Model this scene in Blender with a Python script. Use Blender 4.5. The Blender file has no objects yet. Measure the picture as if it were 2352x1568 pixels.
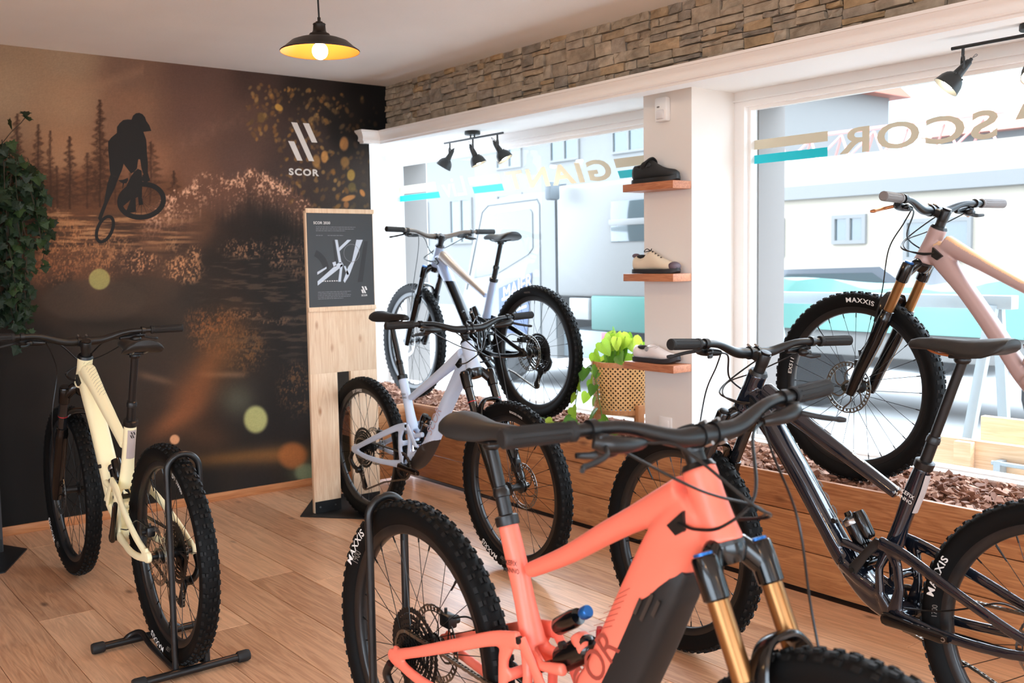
import bpy, bmesh, math, random
import numpy as np
from mathutils import Vector, Matrix, Quaternion

random.seed(7); rng = np.random.default_rng(11)
SC = bpy.context.scene
COL = SC.collection
PI = math.pi

# ------------------------------------------------------------------ camera
cam_d = bpy.data.cameras.new('camera'); cam = bpy.data.objects.new('camera', cam_d); COL.objects.link(cam)
cam_d.lens = 35.0; cam_d.sensor_width = 36.0; cam_d.clip_start = 0.05; cam_d.clip_end = 400
cam.matrix_world = Matrix(((0.616133, -0.053848, 0.785799, 5.44012),
                           (0.787476, 0.062591, -0.613158, -3.29936),
                           (-0.016167, 0.996586, 0.080969, 1.335),
                           (0, 0, 0, 1)))
cam_d.dof.use_dof = True; cam_d.dof.focus_distance = 3.3; cam_d.dof.aperture_fstop = 5.0
SC.camera = cam

# ------------------------------------------------------------------ world, exposure
SC.view_settings.view_transform = 'Standard'
SC.view_settings.look = 'None'
SC.view_settings.gamma = 1.0
SC.view_settings.use_curve_mapping = False
SC.view_settings.exposure = 1.22
W = bpy.data.worlds.new('overcast_sky'); SC.world = W; W.use_nodes = True
wn = W.node_tree.nodes; bg = wn['Background']
bg.inputs['Color'].default_value = (0.84, 0.98, 1.15, 1); bg.inputs['Strength'].default_value = SKY = 4.4
SC.cycles.use_denoising = True
SC.cycles.max_bounces = 10; SC.cycles.diffuse_bounces = 6; SC.cycles.glossy_bounces = 4; SC.cycles.transparent_max_bounces = 16
SC.cycles.caustics_reflective = False; SC.cycles.caustics_refractive = False
SC.cycles.sample_clamp_indirect = 6.0

def portal(loc, sx, sz, rot=(-PI/2, 0, 0)):
    l = bpy.data.lights.new('window_portal', 'AREA'); l.shape = 'RECTANGLE'; l.size = sx; l.size_y = sz
    l.cycles.is_portal = True
    o = bpy.data.objects.new('window_portal', l); COL.objects.link(o); o.location = loc
    o.rotation_euler = rot                # faces into the room
    return o
portal((0.75, 0.64, 1.25), 3.3, 1.65)
portal((4.0, 0.64, 1.25), 3.4, 1.65)
portal((7.1, 0.64, 1.25), 2.9, 1.65)
portal((8.66, -3.6, 1.3), 1.9, 4.4, (0, PI/2, 0))
portal((6.0, -6.66, 1.3), 4.0, 1.9, (PI/2, 0, 0))
portal((6.35, -5.3, 2.6), 3.9, 2.0, (0, 0, 0))

# ------------------------------------------------------------------ helpers
def lin(c):
    c = c/255.0
    return c/12.92 if c <= 0.04045 else ((c+0.055)/1.055)**2.4
def rgb(r, g, b): return (lin(r), lin(g), lin(b), 1.0)

MATS = {}
def mat(name, col, rough=0.5, metal=0.0, spec=0.5, coat=0.0, bump=None, var=None, emit=None, sub=None):
    """principled; bump=(scale,strength,detail) noise bump; var=(scale,amount) value noise on the colour"""
    if name in MATS: return MATS[name]
    m = bpy.data.materials.new(name); m.use_nodes = True; MATS[name] = m
    nt = m.node_tree; b = nt.nodes['Principled BSDF']
    if len(col) == 3: col = rgb(*col)
    b.inputs['Base Color'].default_value = col; b.inputs['Roughness'].default_value = rough
    b.inputs['Metallic'].default_value = metal; b.inputs['Specular IOR Level'].default_value = spec
    if coat: b.inputs['Coat Weight'].default_value = coat; b.inputs['Coat Roughness'].default_value = 0.05
    if emit: b.inputs['Emission Color'].default_value = emit[0]; b.inputs['Emission Strength'].default_value = emit[1]
    tc = None
    if bump or var:
        tc = nt.nodes.new('ShaderNodeTexCoord')
    if bump:
        n = nt.nodes.new('ShaderNodeTexNoise'); n.inputs['Scale'].default_value = bump[0]; n.inputs['Detail'].default_value = bump[2] if len(bump) > 2 else 4
        bp = nt.nodes.new('ShaderNodeBump'); bp.inputs['Strength'].default_value = bump[1]; bp.inputs['Distance'].default_value = bump[3] if len(bump) > 3 else 0.002
        nt.links.new(tc.outputs['Object'], n.inputs['Vector']); nt.links.new(n.outputs['Fac'], bp.inputs['Height']); nt.links.new(bp.outputs['Normal'], b.inputs['Normal'])
    if var:
        n = nt.nodes.new('ShaderNodeTexNoise'); n.inputs['Scale'].default_value = var[0]; n.inputs['Detail'].default_value = 6
        mp = nt.nodes.new('ShaderNodeMapRange'); mp.inputs['From Min'].default_value = 0.3; mp.inputs['From Max'].default_value = 0.7
        mp.inputs['To Min'].default_value = 1-var[1]; mp.inputs['To Max'].default_value = 1+var[1]
        mx = nt.nodes.new('ShaderNodeVectorMath'); mx.operation = 'SCALE'; mx.inputs[0].default_value = col[:3]
        nt.links.new(tc.outputs['Object'], n.inputs['Vector']); nt.links.new(n.outputs['Fac'], mp.inputs['Value']); nt.links.new(mp.outputs['Result'], mx.inputs['Scale'])
        nt.links.new(mx.outputs['Vector'], b.inputs['Base Color'])
    return m

def wood(name, c_dark, c_light, axis=0, scale=1.0, rough=0.5, rnd=0.25, knots=True, gscale=1.0, coat=0.0, knotcol=(90, 60, 40)):
    """long-grained wood: stretched noise + rings, per-piece tint, knots"""
    if name in MATS: return MATS[name]
    m = bpy.data.materials.new(name); m.use_nodes = True; MATS[name] = m
    nt = m.node_tree; N = nt.nodes; L = nt.links; b = N['Principled BSDF']
    b.inputs['Roughness'].default_value = rough; b.inputs['Coat Weight'].default_value = coat
    tc = N.new('ShaderNodeTexCoord'); oi = N.new('ShaderNodeObjectInfo')
    sh = N.new('ShaderNodeVectorMath'); sh.operation = 'MULTIPLY_ADD'
    cmb = N.new('ShaderNodeCombineXYZ')
    for i in range(3): L.new(oi.outputs['Random'], cmb.inputs[i])
    sh.inputs[1].default_value = (37.0, 51.0, 23.0); L.new(cmb.outputs[0], sh.inputs[0]); L.new(tc.outputs['Object'], sh.inputs[2])
    mp = N.new('ShaderNodeMapping'); s = [14*scale, 14*scale, 14*scale]; s[axis] = 1.1*scale; mp.inputs['Scale'].default_value = s
    L.new(sh.outputs[0], mp.inputs['Vector'])
    n1 = N.new('ShaderNodeTexNoise'); n1.inputs['Scale'].default_value = 1.6*gscale; n1.inputs['Detail'].default_value = 5; n1.inputs['Distortion'].default_value = 1.2
    L.new(mp.outputs[0], n1.inputs['Vector'])
    mp2 = N.new('ShaderNodeMapping'); s2 = [90*scale]*3; s2[axis] = 3.0*scale; mp2.inputs['Scale'].default_value = s2
    L.new(sh.outputs[0], mp2.inputs['Vector'])
    n2 = N.new('ShaderNodeTexNoise'); n2.inputs['Scale'].default_value = 1.5; n2.inputs['Detail'].default_value = 3; L.new(mp2.outputs[0], n2.inputs['Vector'])
    # cathedral rings: fractional part of a stretched noise
    r1 = N.new('ShaderNodeMath'); r1.operation = 'MULTIPLY'; r1.inputs[1].default_value = 9.0; L.new(n1.outputs['Fac'], r1.inputs[0])
    r2 = N.new('ShaderNodeMath'); r2.operation = 'PINGPONG'; r2.inputs[1].default_value = 1.0; L.new(r1.outputs[0], r2.inputs[0])
    a1 = N.new('ShaderNodeMath'); a1.operation = 'MULTIPLY'; a1.inputs[1].default_value = 0.30; L.new(r2.outputs[0], a1.inputs[0])
    a2 = N.new('ShaderNodeMath'); a2.operation = 'MULTIPLY_ADD'; a2.inputs[1].default_value = 0.55; L.new(n2.outputs['Fac'], a2.inputs[0]); L.new(a1.outputs[0], a2.inputs[2])
    a3 = N.new('ShaderNodeMath'); a3.operation = 'MULTIPLY_ADD'; a3.inputs[1].default_value = rnd; L.new(oi.outputs['Random'], a3.inputs[0]); L.new(a2.outputs[0], a3.inputs[2])
    cr = N.new('ShaderNodeValToRGB'); e = cr.color_ramp.elements
    e[0].position = 0.22; e[0].color = rgb(*c_dark); e[1].position = 0.80+rnd*0.4; e[1].color = rgb(*c_light)
    L.new(a3.outputs[0], cr.inputs['Fac'])
    out = cr.outputs['Color']
    if knots:
        mp3 = N.new('ShaderNodeMapping'); s3 = [7*scale]*3; s3[axis] = 3.2*scale; mp3.inputs['Scale'].default_value = s3; L.new(sh.outputs[0], mp3.inputs['Vector'])
        vo = N.new('ShaderNodeTexVoronoi'); vo.inputs['Scale'].default_value = 1.0; vo.inputs['Randomness'].default_value = 1.0; L.new(mp3.outputs[0], vo.inputs['Vector'])
        kr = N.new('ShaderNodeMapRange'); kr.inputs['From Min'].default_value = 0.03; kr.inputs['From Max'].default_value = 0.13; kr.inputs['To Min'].default_value = 0.75; kr.inputs['To Max'].default_value = 0.0
        L.new(vo.outputs['Distance'], kr.inputs['Value'])
        mx = N.new('ShaderNodeMix'); mx.data_type = 'RGBA'; mx.inputs['B'].default_value = rgb(*knotcol)
        L.new(kr.outputs[0], mx.inputs['Factor']); L.new(out, mx.inputs['A']); out = mx.outputs['Result']
    L.new(out, b.inputs['Base Color'])
    bp = N.new('ShaderNodeBump'); bp.inputs['Strength'].default_value = 0.12; bp.inputs['Distance'].default_value = 0.002
    L.new(n2.outputs['Fac'], bp.inputs['Height']); L.new(bp.outputs['Normal'], b.inputs['Normal'])
    return m

def V(*a): return np.array(a, float)
def nrm(v): return v/ (np.linalg.norm(v)+1e-12)

class MB:
    """collects faces into one mesh"""
    def __init__(s): s.v = []; s.f = []; s.mi = []; s.n = 0
    def add(s, verts, faces, mi=0):
        o = s.n; s.v.extend([tuple(map(float, p)) for p in verts]); s.n += len(verts)
        s.f.extend([tuple(i+o for i in f) for f in faces]); s.mi.extend([mi]*len(faces)); return s
    def box(s, lo, hi, mi=0):
        x0, y0, z0 = lo; x1, y1, z1 = hi
        return s.add([(x0,y0,z0),(x1,y0,z0),(x1,y1,z0),(x0,y1,z0),(x0,y0,z1),(x1,y0,z1),(x1,y1,z1),(x0,y1,z1)],
                     [(0,3,2,1),(4,5,6,7),(0,1,5,4),(1,2,6,5),(2,3,7,6),(3,0,4,7)], mi)
    def obox(s, c, ax, ay, az, mi=0):
        c, ax, ay, az = map(lambda q: np.asarray(q, float), (c, ax, ay, az))
        P = [c+sx*ax+sy*ay+sz*az for sz in (-1,1) for sx, sy in ((-1,-1),(1,-1),(1,1),(-1,1))]
        return s.add(P, [(0,3,2,1),(4,5,6,7),(0,1,5,4),(1,2,6,5),(2,3,7,6),(3,0,4,7)], mi)
    def bbox(s, lo, hi, b=0.003, mi=0):
        """box with bevelled edges"""
        bm = bmesh.new(); bmesh.ops.create_cube(bm, size=1)
        for v in bm.verts: v.co = Vector([lo[i] if v.co[i] < 0 else hi[i] for i in range(3)])
        bmesh.ops.bevel(bm, geom=list(bm.edges), offset=b, segments=2, affect='EDGES', profile=0.5)
        bm.verts.index_update(); s.add([v.co[:] for v in bm.verts], [[v.index for v in f.verts] for f in bm.faces], mi); bm.free(); return s
    def tube(s, path, r, n=10, cap=True, closed=False, mi=0, b=None, side=None, exp=2.0):
        """sweep; r scalar/list (in-plane half size), b = half size along the side vector"""
        P = [np.asarray(p, float) for p in path]; m = len(P)
        rr = [r]*m if np.isscalar(r) else list(r); bb = rr if b is None else ([b]*m if np.isscalar(b) else list(b))
        T = []
        for i in range(m):
            if closed: t = P[(i+1) % m]-P[i-1]
            else: t = P[min(i+1, m-1)]-P[max(i-1, 0)]
            T.append(nrm(t))
        if side is None:
            a = V(0,0,1) if abs(T[0][2]) < 0.9 else V(0,1,0)
            S = nrm(np.cross(T[0], a))
        else: S = np.asarray(side, float)
        vs = []; fs = []
        for i in range(m):
            S = nrm(S-np.dot(S, T[i])*T[i]) if side is None else nrm(np.asarray(side, float)-np.dot(side, T[i])*T[i])
            Nn = np.cross(S, T[i])
            for k in range(n):
                a = 2*PI*k/n; ca, sa = math.cos(a), math.sin(a)
                if exp != 2.0: ca = math.copysign(abs(ca)**(2/exp), ca); sa = math.copysign(abs(sa)**(2/exp), sa)
                vs.append(P[i]+S*ca*bb[i]+Nn*sa*rr[i])
        for i in range(m if closed else m-1):
            j = (i+1) % m
            for k in range(n):
                l = (k+1) % n; fs.append((i*n+k, i*n+l, j*n+l, j*n+k))
        if cap and not closed:
            fs.append(tuple(range(n-1, -1, -1))); fs.append(tuple((m-1)*n+k for k in range(n)))
        return s.add(vs, fs, mi)
    def cyl(s, p0, p1, r0, r1=None, n=14, mi=0): return s.tube([p0, p1], [r0, r0 if r1 is None else r1], n, mi=mi)
    def lathe(s, prof, c=(0,0,0), axis=(0,0,1), n=24, closed=False, mi=0):
        """prof: (radius, height along axis)"""
        ax = nrm(np.asarray(axis, float)); a = V(1,0,0) if abs(ax[0]) < 0.9 else V(0,0,1)
        u = nrm(np.cross(a, ax)); w = np.cross(ax, u); c = np.asarray(c, float); vs = []; fs = []; m = len(prof)
        for r, h in prof:
            for k in range(n):
                t = 2*PI*k/n; vs.append(c+ax*h+(u*math.cos(t)+w*math.sin(t))*max(r, 1e-5))
        for i in range(m if closed else m-1):
            j = (i+1) % m
            for k in range(n):
                l = (k+1) % n; fs.append((i*n+k, i*n+l, j*n+l, j*n+k))
        return s.add(vs, fs, mi)
    def ell(s, c, r, n=12, m=8, mi=0, rot=None):
        vs = []; fs = []
        for i in range(m+1):
            p = PI*i/m
            for k in range(n):
                t = 2*PI*k/n; q = V(math.sin(p)*math.cos(t)*r[0], math.sin(p)*math.sin(t)*r[1], math.cos(p)*r[2])
                if rot is not None: q = rot @ q
                vs.append(np.asarray(c, float)+q)
        for i in range(m):
            for k in range(n):
                l = (k+1) % n; fs.append((i*n+k, (i+1)*n+k, (i+1)*n+l, i*n+l))
        return s.add(vs, fs, mi)
    def prism(s, poly, fr, th, mi=0):
        """poly 2D list; fr(u,v,w) -> 3D; extruded w from 0 to th"""
        n = len(poly); vs = [fr(u, v, 0) for u, v in poly]+[fr(u, v, th) for u, v in poly]
        fs = [tuple(range(n-1, -1, -1)), tuple(range(n, 2*n))]+[(i, (i+1) % n, n+(i+1) % n, n+i) for i in range(n)]
        return s.add(vs, fs, mi)
    def mesh(s, name, mats, smooth=40, recalc=True):
        me = bpy.data.meshes.new(name); me.from_pydata(s.v, [], s.f)
        if not isinstance(mats, (list, tuple)): mats = [mats]
        for m in mats: me.materials.append(m)
        if len(mats) > 1: me.polygons.foreach_set('material_index', s.mi)
        if recalc:
            bm = bmesh.new(); bm.from_mesh(me); bmesh.ops.recalc_face_normals(bm, faces=bm.faces); bm.to_mesh(me); bm.free()
        if smooth:
            me.polygons.foreach_set('use_smooth', [True]*len(me.polygons)); me.set_sharp_from_angle(angle=math.radians(smooth))
        me.update(); return me
    def obj(s, name, mats, parent=None, smooth=40, recalc=True):
        return link(name, s.mesh(name, mats, smooth, recalc), parent)

def link(name, data, parent=None):
    o = bpy.data.objects.new(name, data); COL.objects.link(o)
    if parent is not None: o.parent = parent
    return o
def tag(o, label, cat, group=None):
    o['label'] = label; o['category'] = cat
    if group: o['group'] = group
    return o
def thing(name, label, cat, loc=(0,0,0), rz=0.0, group=None):
    o = bpy.data.objects.new(name, None); COL.objects.link(o); o.empty_display_size = 0.05
    o.location = loc; o.rotation_euler = (0, 0, rz); return tag(o, label, cat, group)
def struct(o): o['kind'] = 'structure'; return o
def copy_tree(o, parent=None):
    c = o.copy(); COL.objects.link(c); c.parent = parent
    for ch in list(o.children): copy_tree(ch, c)
    return c

_txt = {}
def text2d(s, size=1.0, bold=0.0, shear=0.0):
    """flat letter outlines: (verts2d centred on x, faces)"""
    k = (s, bold, shear)
    if k not in _txt:
        cu = bpy.data.curves.new('t', 'FONT'); cu.body = s; cu.align_x = 'CENTER'; cu.align_y = 'CENTER'; cu.offset = bold; cu.shear = shear; cu.resolution_u = 4; cu.space_character = 1.0+6*bold
        ob = bpy.data.objects.new('t', cu); me = bpy.data.meshes.new_from_object(ob)
        vs = [(v.co.x, v.co.y) for v in me.vertices]; fs = [tuple(p.vertices) for p in me.polygons]
        bpy.data.objects.remove(ob); bpy.data.curves.remove(cu); bpy.data.meshes.remove(me); _txt[k] = (vs, fs)
    vs, fs = _txt[k]
    return [(x*size, y*size) for x, y in vs], fs
def decal_text(mb, s, size, fn, bold=0.0, shear=0.0, mi=0, sx=1.0):
    vs, fs = text2d(s, size, bold, shear); return mb.add([fn(x*sx, y) for x, y in vs], fs, mi)

def bez(p0, p1, p2, p3, n=10):
    p0, p1, p2, p3 = [np.asarray(p, float) for p in (p0, p1, p2, p3)]
    return [(1-t)**3*p0+3*(1-t)**2*t*p1+3*(1-t)*t*t*p2+t**3*p3 for t in np.linspace(0, 1, n)]
def spline(pts, n=6):
    """Catmull-Rom"""
    P = [np.asarray(p, float) for p in pts]; P = [2*P[0]-P[1]]+P+[2*P[-1]-P[-2]]; out = []
    for i in range(1, len(P)-2):
        for t in np.linspace(0, 1, n, endpoint=False):
            a, b, c, d = P[i-1:i+3]
            out.append(0.5*((2*b)+(c-a)*t+(2*a-5*b+4*c-d)*t*t+(-a+3*b-3*c+d)*t**3))
    out.append(P[-2]); return out
# ================================================================== SETTING
CEIL = 2.427; SOF = 2.118; XR = 8.6; YB = -6.6; GL = 0.60; FR = 0.54
M_white = mat('white_paint', (240, 238, 235), 0.55, bump=(180, 0.05))
M_wallw = mat('warm_white_plaster', (230, 222, 214), 0.8, bump=(90, 0.12, 6))
M_ceil = mat('ceiling_plaster', (243, 241, 238), 0.85, bump=(70, 0.25, 8), var=(3, 0.02))
M_frame = mat('window_frame_lacquer', (238, 234, 230), 0.35)
M_reveal = mat('grey_render', (122, 115, 110), 0.8, bump=(60, 0.2))
M_slab = mat('floor_joint', (84, 54, 34), 0.9)
M_floor = wood('oak_plank', (164, 117, 86), (230, 182, 143), axis=0, scale=1.0, rough=0.32, rnd=0.42, knots=True, knotcol=(88, 62, 48), coat=0.0)
M_pine = wood('pine_board', (222, 188, 152), (248, 226, 198), axis=2, scale=1.3, rough=0.55, rnd=0.12, knotcol=(170, 112, 70))
M_larch = wood('larch_board', (150, 92, 54), (206, 148, 98), axis=0, scale=1.0, rough=0.5, rnd=0.2, knotcol=(110, 66, 40), gscale=1.4)
M_shelf = wood('shelf_board', (150, 84, 54), (206, 138, 98), axis=0, scale=2.0, rough=0.5, rnd=0.2, knots=False)
M_base = wood('baseboard_oak', (176, 112, 68), (214, 152, 104), axis=1, scale=1.5, rough=0.45, rnd=0.1, knots=False)

# ---- floor with real planks
fl = MB().box((-0.1, YB, -0.12), (XR, 0.5, -0.012)).obj('floor', M_slab); struct(fl)
PW = 0.2035; y = -1.04+5*PW; row = 0
while y > YB+0.2:
    y0, y1 = y-PW, y; x = -0.02-random.random()*1.3
    if row == 5+1: x = 1.482-2.0
    while x < XR:
        ln = random.choice([1.6, 1.9, 2.2, 2.2]); x1 = x+ln
        a, b = max(x, 0.0), min(x1, XR)
        if b-a > 0.05:
            g = 0.0009; e = 0.0016; lo = (a+g, y0+g); hi = (b-g, min(y1, 0.3)-g)
            cx_, cy_ = (lo[0]+hi[0])/2, (lo[1]+hi[1])/2
            hx, hy = (hi[0]-lo[0])/2, (hi[1]-lo[1])/2
            vs = [(-hx,-hy,-0.012),(hx,-hy,-0.012),(hx,hy,-0.012),(-hx,hy,-0.012),(-hx,-hy,-0.0012),(hx,-hy,-0.0012),(hx,hy,-0.0012),(-hx,hy,-0.0012),
                  (-hx+e,-hy+e,0),(hx-e,-hy+e,0),(hx-e,hy-e,0),(-hx+e,hy-e,0)]
            p = MB().add(vs, [(0,1,5,4),(1,2,6,5),(2,3,7,6),(3,0,4,7),(4,5,9,8),(5,6,10,9),(6,7,11,10),(7,4,8,11),(8,9,10,11)]).obj('plank', M_floor, fl, smooth=0, recalc=False)
            p.location = (cx_, cy_, 0)
        x = x1
    y -= PW; row += 1

# ---- ceiling
RL = (4.4, 8.3, -6.3, -4.3)                                                  # unseen rooflight added behind the camera to fill the room with daylight
cl = MB(); cl.box((-1.1, RL[3], CEIL), (XR+0.1, 0.7, CEIL+0.15)); cl.box((-1.1, YB-0.1, CEIL), (XR+0.1, RL[2], CEIL+0.15)); cl.box((-1.1, RL[2], CEIL), (RL[0], RL[3], CEIL+0.15)); cl.box((RL[1], RL[2], CEIL), (XR+0.1, RL[3], CEIL+0.15))
struct(cl.obj('ceiling', M_ceil))

# ---- mural wall, window wall, far walls
M_paintd = mat('dark_wall_paint', (40, 34, 30), 0.8)
wl = MB(); wl.box((-0.14, YB, 0), (0, -0.148, CEIL)); wl.box((-0.14, -0.148, SOF), (0, 0.0, CEIL))
WALL_L = struct(wl.obj('wall_left', [M_paintd]))
ww = MB(); ww.box((-1.1, 0.0, SOF), (XR, 0.70, CEIL))                     # lintel with its soffit
ww.box((-1.1, FR, -0.1), (XR, 0.80, 0.40))                                # parapet under the windows
ww.box((-1.1, -0.148, 0.0), (-0.96, 0.9, SOF))                            # niche side
ww.box((XR, -0.2, 0), (XR+0.1, 0.9, SOF)); ww.box((5.25, 0.10, 0.0), (5.62, 0.84, SOF))
WALL_W = struct(ww.obj('wall_window', M_white))
struct(MB().box((1.976, 0.236, 0.43), (2.284, 0.84, SOF)).obj('wall_pier', M_wallw))
wr = MB(); wr.box((XR, YB, 0), (XR+0.1, -5.8, CEIL)); wr.box((XR, -1.4, 0), (XR+0.1, 0.0, CEIL)); wr.box((XR, -5.8, 0), (XR+0.1, -1.4, 0.35)); wr.box((XR, -5.8, 2.25), (XR+0.1, -1.4, CEIL)); struct(wr.obj('wall_right', M_wallw))
wb = MB(); wb.box((-0.1, YB-0.1, 0), (4.0, YB, CEIL)); wb.box((8.0, YB-0.1, 0), (XR+0.1, YB, CEIL)); wb.box((4.0, YB-0.1, 0), (8.0, YB, 0.35)); wb.box((4.0, YB-0.1, 2.25), (8.0, YB, CEIL)); struct(wb.obj('wall_back', M_wallw))
# outer reveals and outer face of the house
rv = MB()
rv.box((-1.1, 0.64, 0.40), (-0.875, 0.84, 2.30)); rv.box((2.284, 0.64, 0.40), (2.352, 0.84, 2.30)); rv.box((1.93, 0.64, 0.4), (1.976, 0.84, 2.3))
rv.box((-1.1, 0.70, 2.118), (XR, 0.84, 3.2)); rv.box((-4.5, 0.70, -0.1), (-1.1, 0.84, 3.2))
struct(rv.obj('wall_outer_reveal', M_reveal))

# ---- baseboard
struct(MB().bbox((0.0, YB, 0.0), (0.014, -0.16, 0.046), 0.002).obj('baseboard_left', M_base))

# ---- cornice moulding (swept profile) with its return on the mural wall
prof = [(0.0, 2.064), (0.030, 2.064), (0.032, 2.074), (0.042, 2.077), (0.044, 2.083), (0.040, 2.092), (0.040, 2.103), (0.046, 2.114), (0.056, 2.122), (0.058, 2.127), (0.063, 2.129), (0.065, 2.140), (0.0, 2.142)]
def cornice(path_fn, name):
    m = MB(); n = len(prof); st = path_fn()
    vs = [p for ring in st for p in ring]; fs = []
    for i in range(len(st)-1):
        for k in range(n): fs.append((i*n+k, i*n+(k+1) % n, (i+1)*n+(k+1) % n, (i+1)*n+k))
    fs.append(tuple(range(n))); fs.append(tuple((len(st)-1)*n+k for k in range(n-1, -1, -1)))
    m.add(vs, fs); return struct(m.obj(name, M_white, smooth=35))
OFF = 0.068     # packing between stone face and moulding
def cpath():
    a = [(0.0, -0.185-d, z) for d, z in prof]                     # butt on the mural wall (faces -Y)
    b = [(OFF*0.3+d, -0.185-d, z) for d, z in prof]               # outer mitre
    c = [(OFF*0.3+d, -OFF-d, z) for d, z in prof]                 # inner mitre
    e = [(XR, -OFF-d, z) for d, z in prof]
    return [a, b, c, e]
cornice(cpath, 'trim_1')
pk = MB(); pk.box((0.0, -OFF, 2.066), (XR, 0.0, 2.140)); pk.box((0.0, -0.185, 2.066), (OFF*0.3, -OFF, 2.140)); struct(pk.obj('trim_2', M_white))

# ---- stone cladding on the lintel: each stone its own piece
def stone_mat():
    m = bpy.data.materials.new('split_stone'); m.use_nodes = True; nt = m.node_tree; N = nt.nodes; L = nt.links; b = N['Principled BSDF']
    b.inputs['Roughness'].default_value = 0.9; b.inputs['Specular IOR Level'].default_value = 0.2
    oi = N.new('ShaderNodeObjectInfo'); cr = N.new('ShaderNodeValToRGB'); cr.color_ramp.interpolation = 'LINEAR'
    pal = [(0.0, (168, 155, 138)), (0.2, (180, 167, 149)), (0.36, (160, 147, 130)), (0.5, (184, 170, 150)), (0.62, (166, 154, 140)), (0.74, (140, 132, 122)), (0.85, (172, 155, 134)), (0.95, (178, 152, 118)), (1.0, (164, 152, 137))]
    while len(cr.color_ramp.elements) < len(pal): cr.color_ramp.elements.new(0.5)
    for e, (p, c) in zip(cr.color_ramp.elements, pal): e.position = p; e.color = rgb(*c)
    L.new(oi.outputs['Random'], cr.inputs['Fac'])
    tc = N.new('ShaderNodeTexCoord'); geo = N.new('ShaderNodeNewGeometry')
    n = N.new('ShaderNodeTexNoise'); n.inputs['Scale'].default_value = 22; n.inputs['Detail'].default_value = 8; L.new(geo.outputs['Position'], n.inputs['Vector'])
    mr = N.new('ShaderNodeMapRange'); mr.inputs['From Min'].default_value = 0.25; mr.inputs['From Max'].default_value = 0.75; mr.inputs['To Min'].default_value = 0.62; mr.inputs['To Max'].default_value = 1.25; L.new(n.outputs['Fac'], mr.inputs['Value'])
    vm = N.new('ShaderNodeVectorMath'); vm.operation = 'SCALE'; L.new(cr.outputs['Color'], vm.inputs[0]); L.new(mr.outputs[0], vm.inputs['Scale']); L.new(vm.outputs[0], b.inputs['Base Color'])
    n2 = N.new('ShaderNodeTexNoise'); n2.inputs['Scale'].default_value = 120; n2.inputs['Detail'].default_value = 8; L.new(geo.outputs['Position'], n2.inputs['Vector'])
    bp = N.new('ShaderNodeBump'); bp.inputs['Strength'].default_value = 0.6; bp.inputs['Distance'].default_value = 0.004; L.new(n2.outputs['Fac'], bp.inputs['Height']); L.new(bp.outputs['Normal'], b.inputs['Normal'])
    return m
M_stone = stone_mat(); M_mortar = mat('mortar', (92, 80, 66), 0.95)
SW = struct(MB().box((0, -0.004, 2.13), (XR, 0.0, CEIL)).obj('wall_stone_cladding', M_mortar))
srng = random.Random(5); nst = [0]
def stone(x0, x1, z0, z1):
    d = srng.uniform(0.014, 0.034); nx = 3; nz = 2; g = 0.0022; vs = []; fs = []
    cxm, czm = (x0+x1)/2, (z0+z1)/2
    X = np.linspace(x0+g, x1-g, nx+1)-cxm; Z = np.linspace(z0+g, z1-g, nz+1)-czm
    jx = lambda: srng.uniform(-0.003, 0.003)
    for i, zz in enumerate(Z):
        for k, xx in enumerate(X):
            edge = k in (0, nx) or i in (0, nz)
            vs.append((xx+(jx() if edge else 0), -(d-(0.006 if edge else 0)+srng.uniform(-0.0035, 0.0035)), zz+(jx()*0.8 if edge else 0)))
    w = nx+1
    for i in range(nz):
        for k in range(nx): fs.append((i*w+k, i*w+k+1, (i+1)*w+k+1, (i+1)*w+k))
    ring = list(range(0, w))+[r*w+nx for r in range(1, nz+1)]+[nz*w+k for k in range(nx-1, -1, -1)]+[r*w for r in range(nz-1, 0, -1)]
    o = len(vs); vs += [(vs[r][0], 0.0, vs[r][2]) for r in ring]; m = len(ring)
    for q in range(m): fs.append((ring[q], o+q, o+(q+1) % m, ring[(q+1) % m]))
    ob = MB().add(vs, fs).obj('stone', M_stone, SW, smooth=0); ob.location = (cxm, -0.004, czm); nst[0] += 1
def split(x0, x1, z0, z1):
    w, h = x1-x0, z1-z0
    if h > 0.078 or (h > 0.05 and srng.random() < 0.55 and w < 0.3):
        t = srng.uniform(0.35, 0.65)*h+z0; split(x0, x1, z0, t); split(x0, x1, t, z1); return
    if w > 0.24 or (w > 0.16 and srng.random() < 0.6) or (w > 2.6*h+0.06 and srng.random() < 0.5):
        t = srng.uniform(0.3, 0.7)*w+x0; split(x0, t, z0, z1); split(t, x1, z0, z1); return
    stone(x0, x1, z0, z1)
xs = 0.0
while xs < 4.7:
    w = srng.uniform(0.34, 0.6); split(xs, xs+w, 2.135, CEIL+0.004); xs += w
so = MB()                                                           # cladding past the counted stones: joined
for k in range(60):
    for r in range(6): so.box((xs+k*0.07+(r % 2)*0.03, -0.004-0.02*((k*7+r*3) % 5)/5-0.008, 2.135+r*0.049), (xs+k*0.07+(r % 2)*0.03+0.066, -0.004, 2.135+r*0.049+0.046))
so = so.obj('stone_rest', M_stone, SW, smooth=0); so['kind'] = 'stuff'

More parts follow.
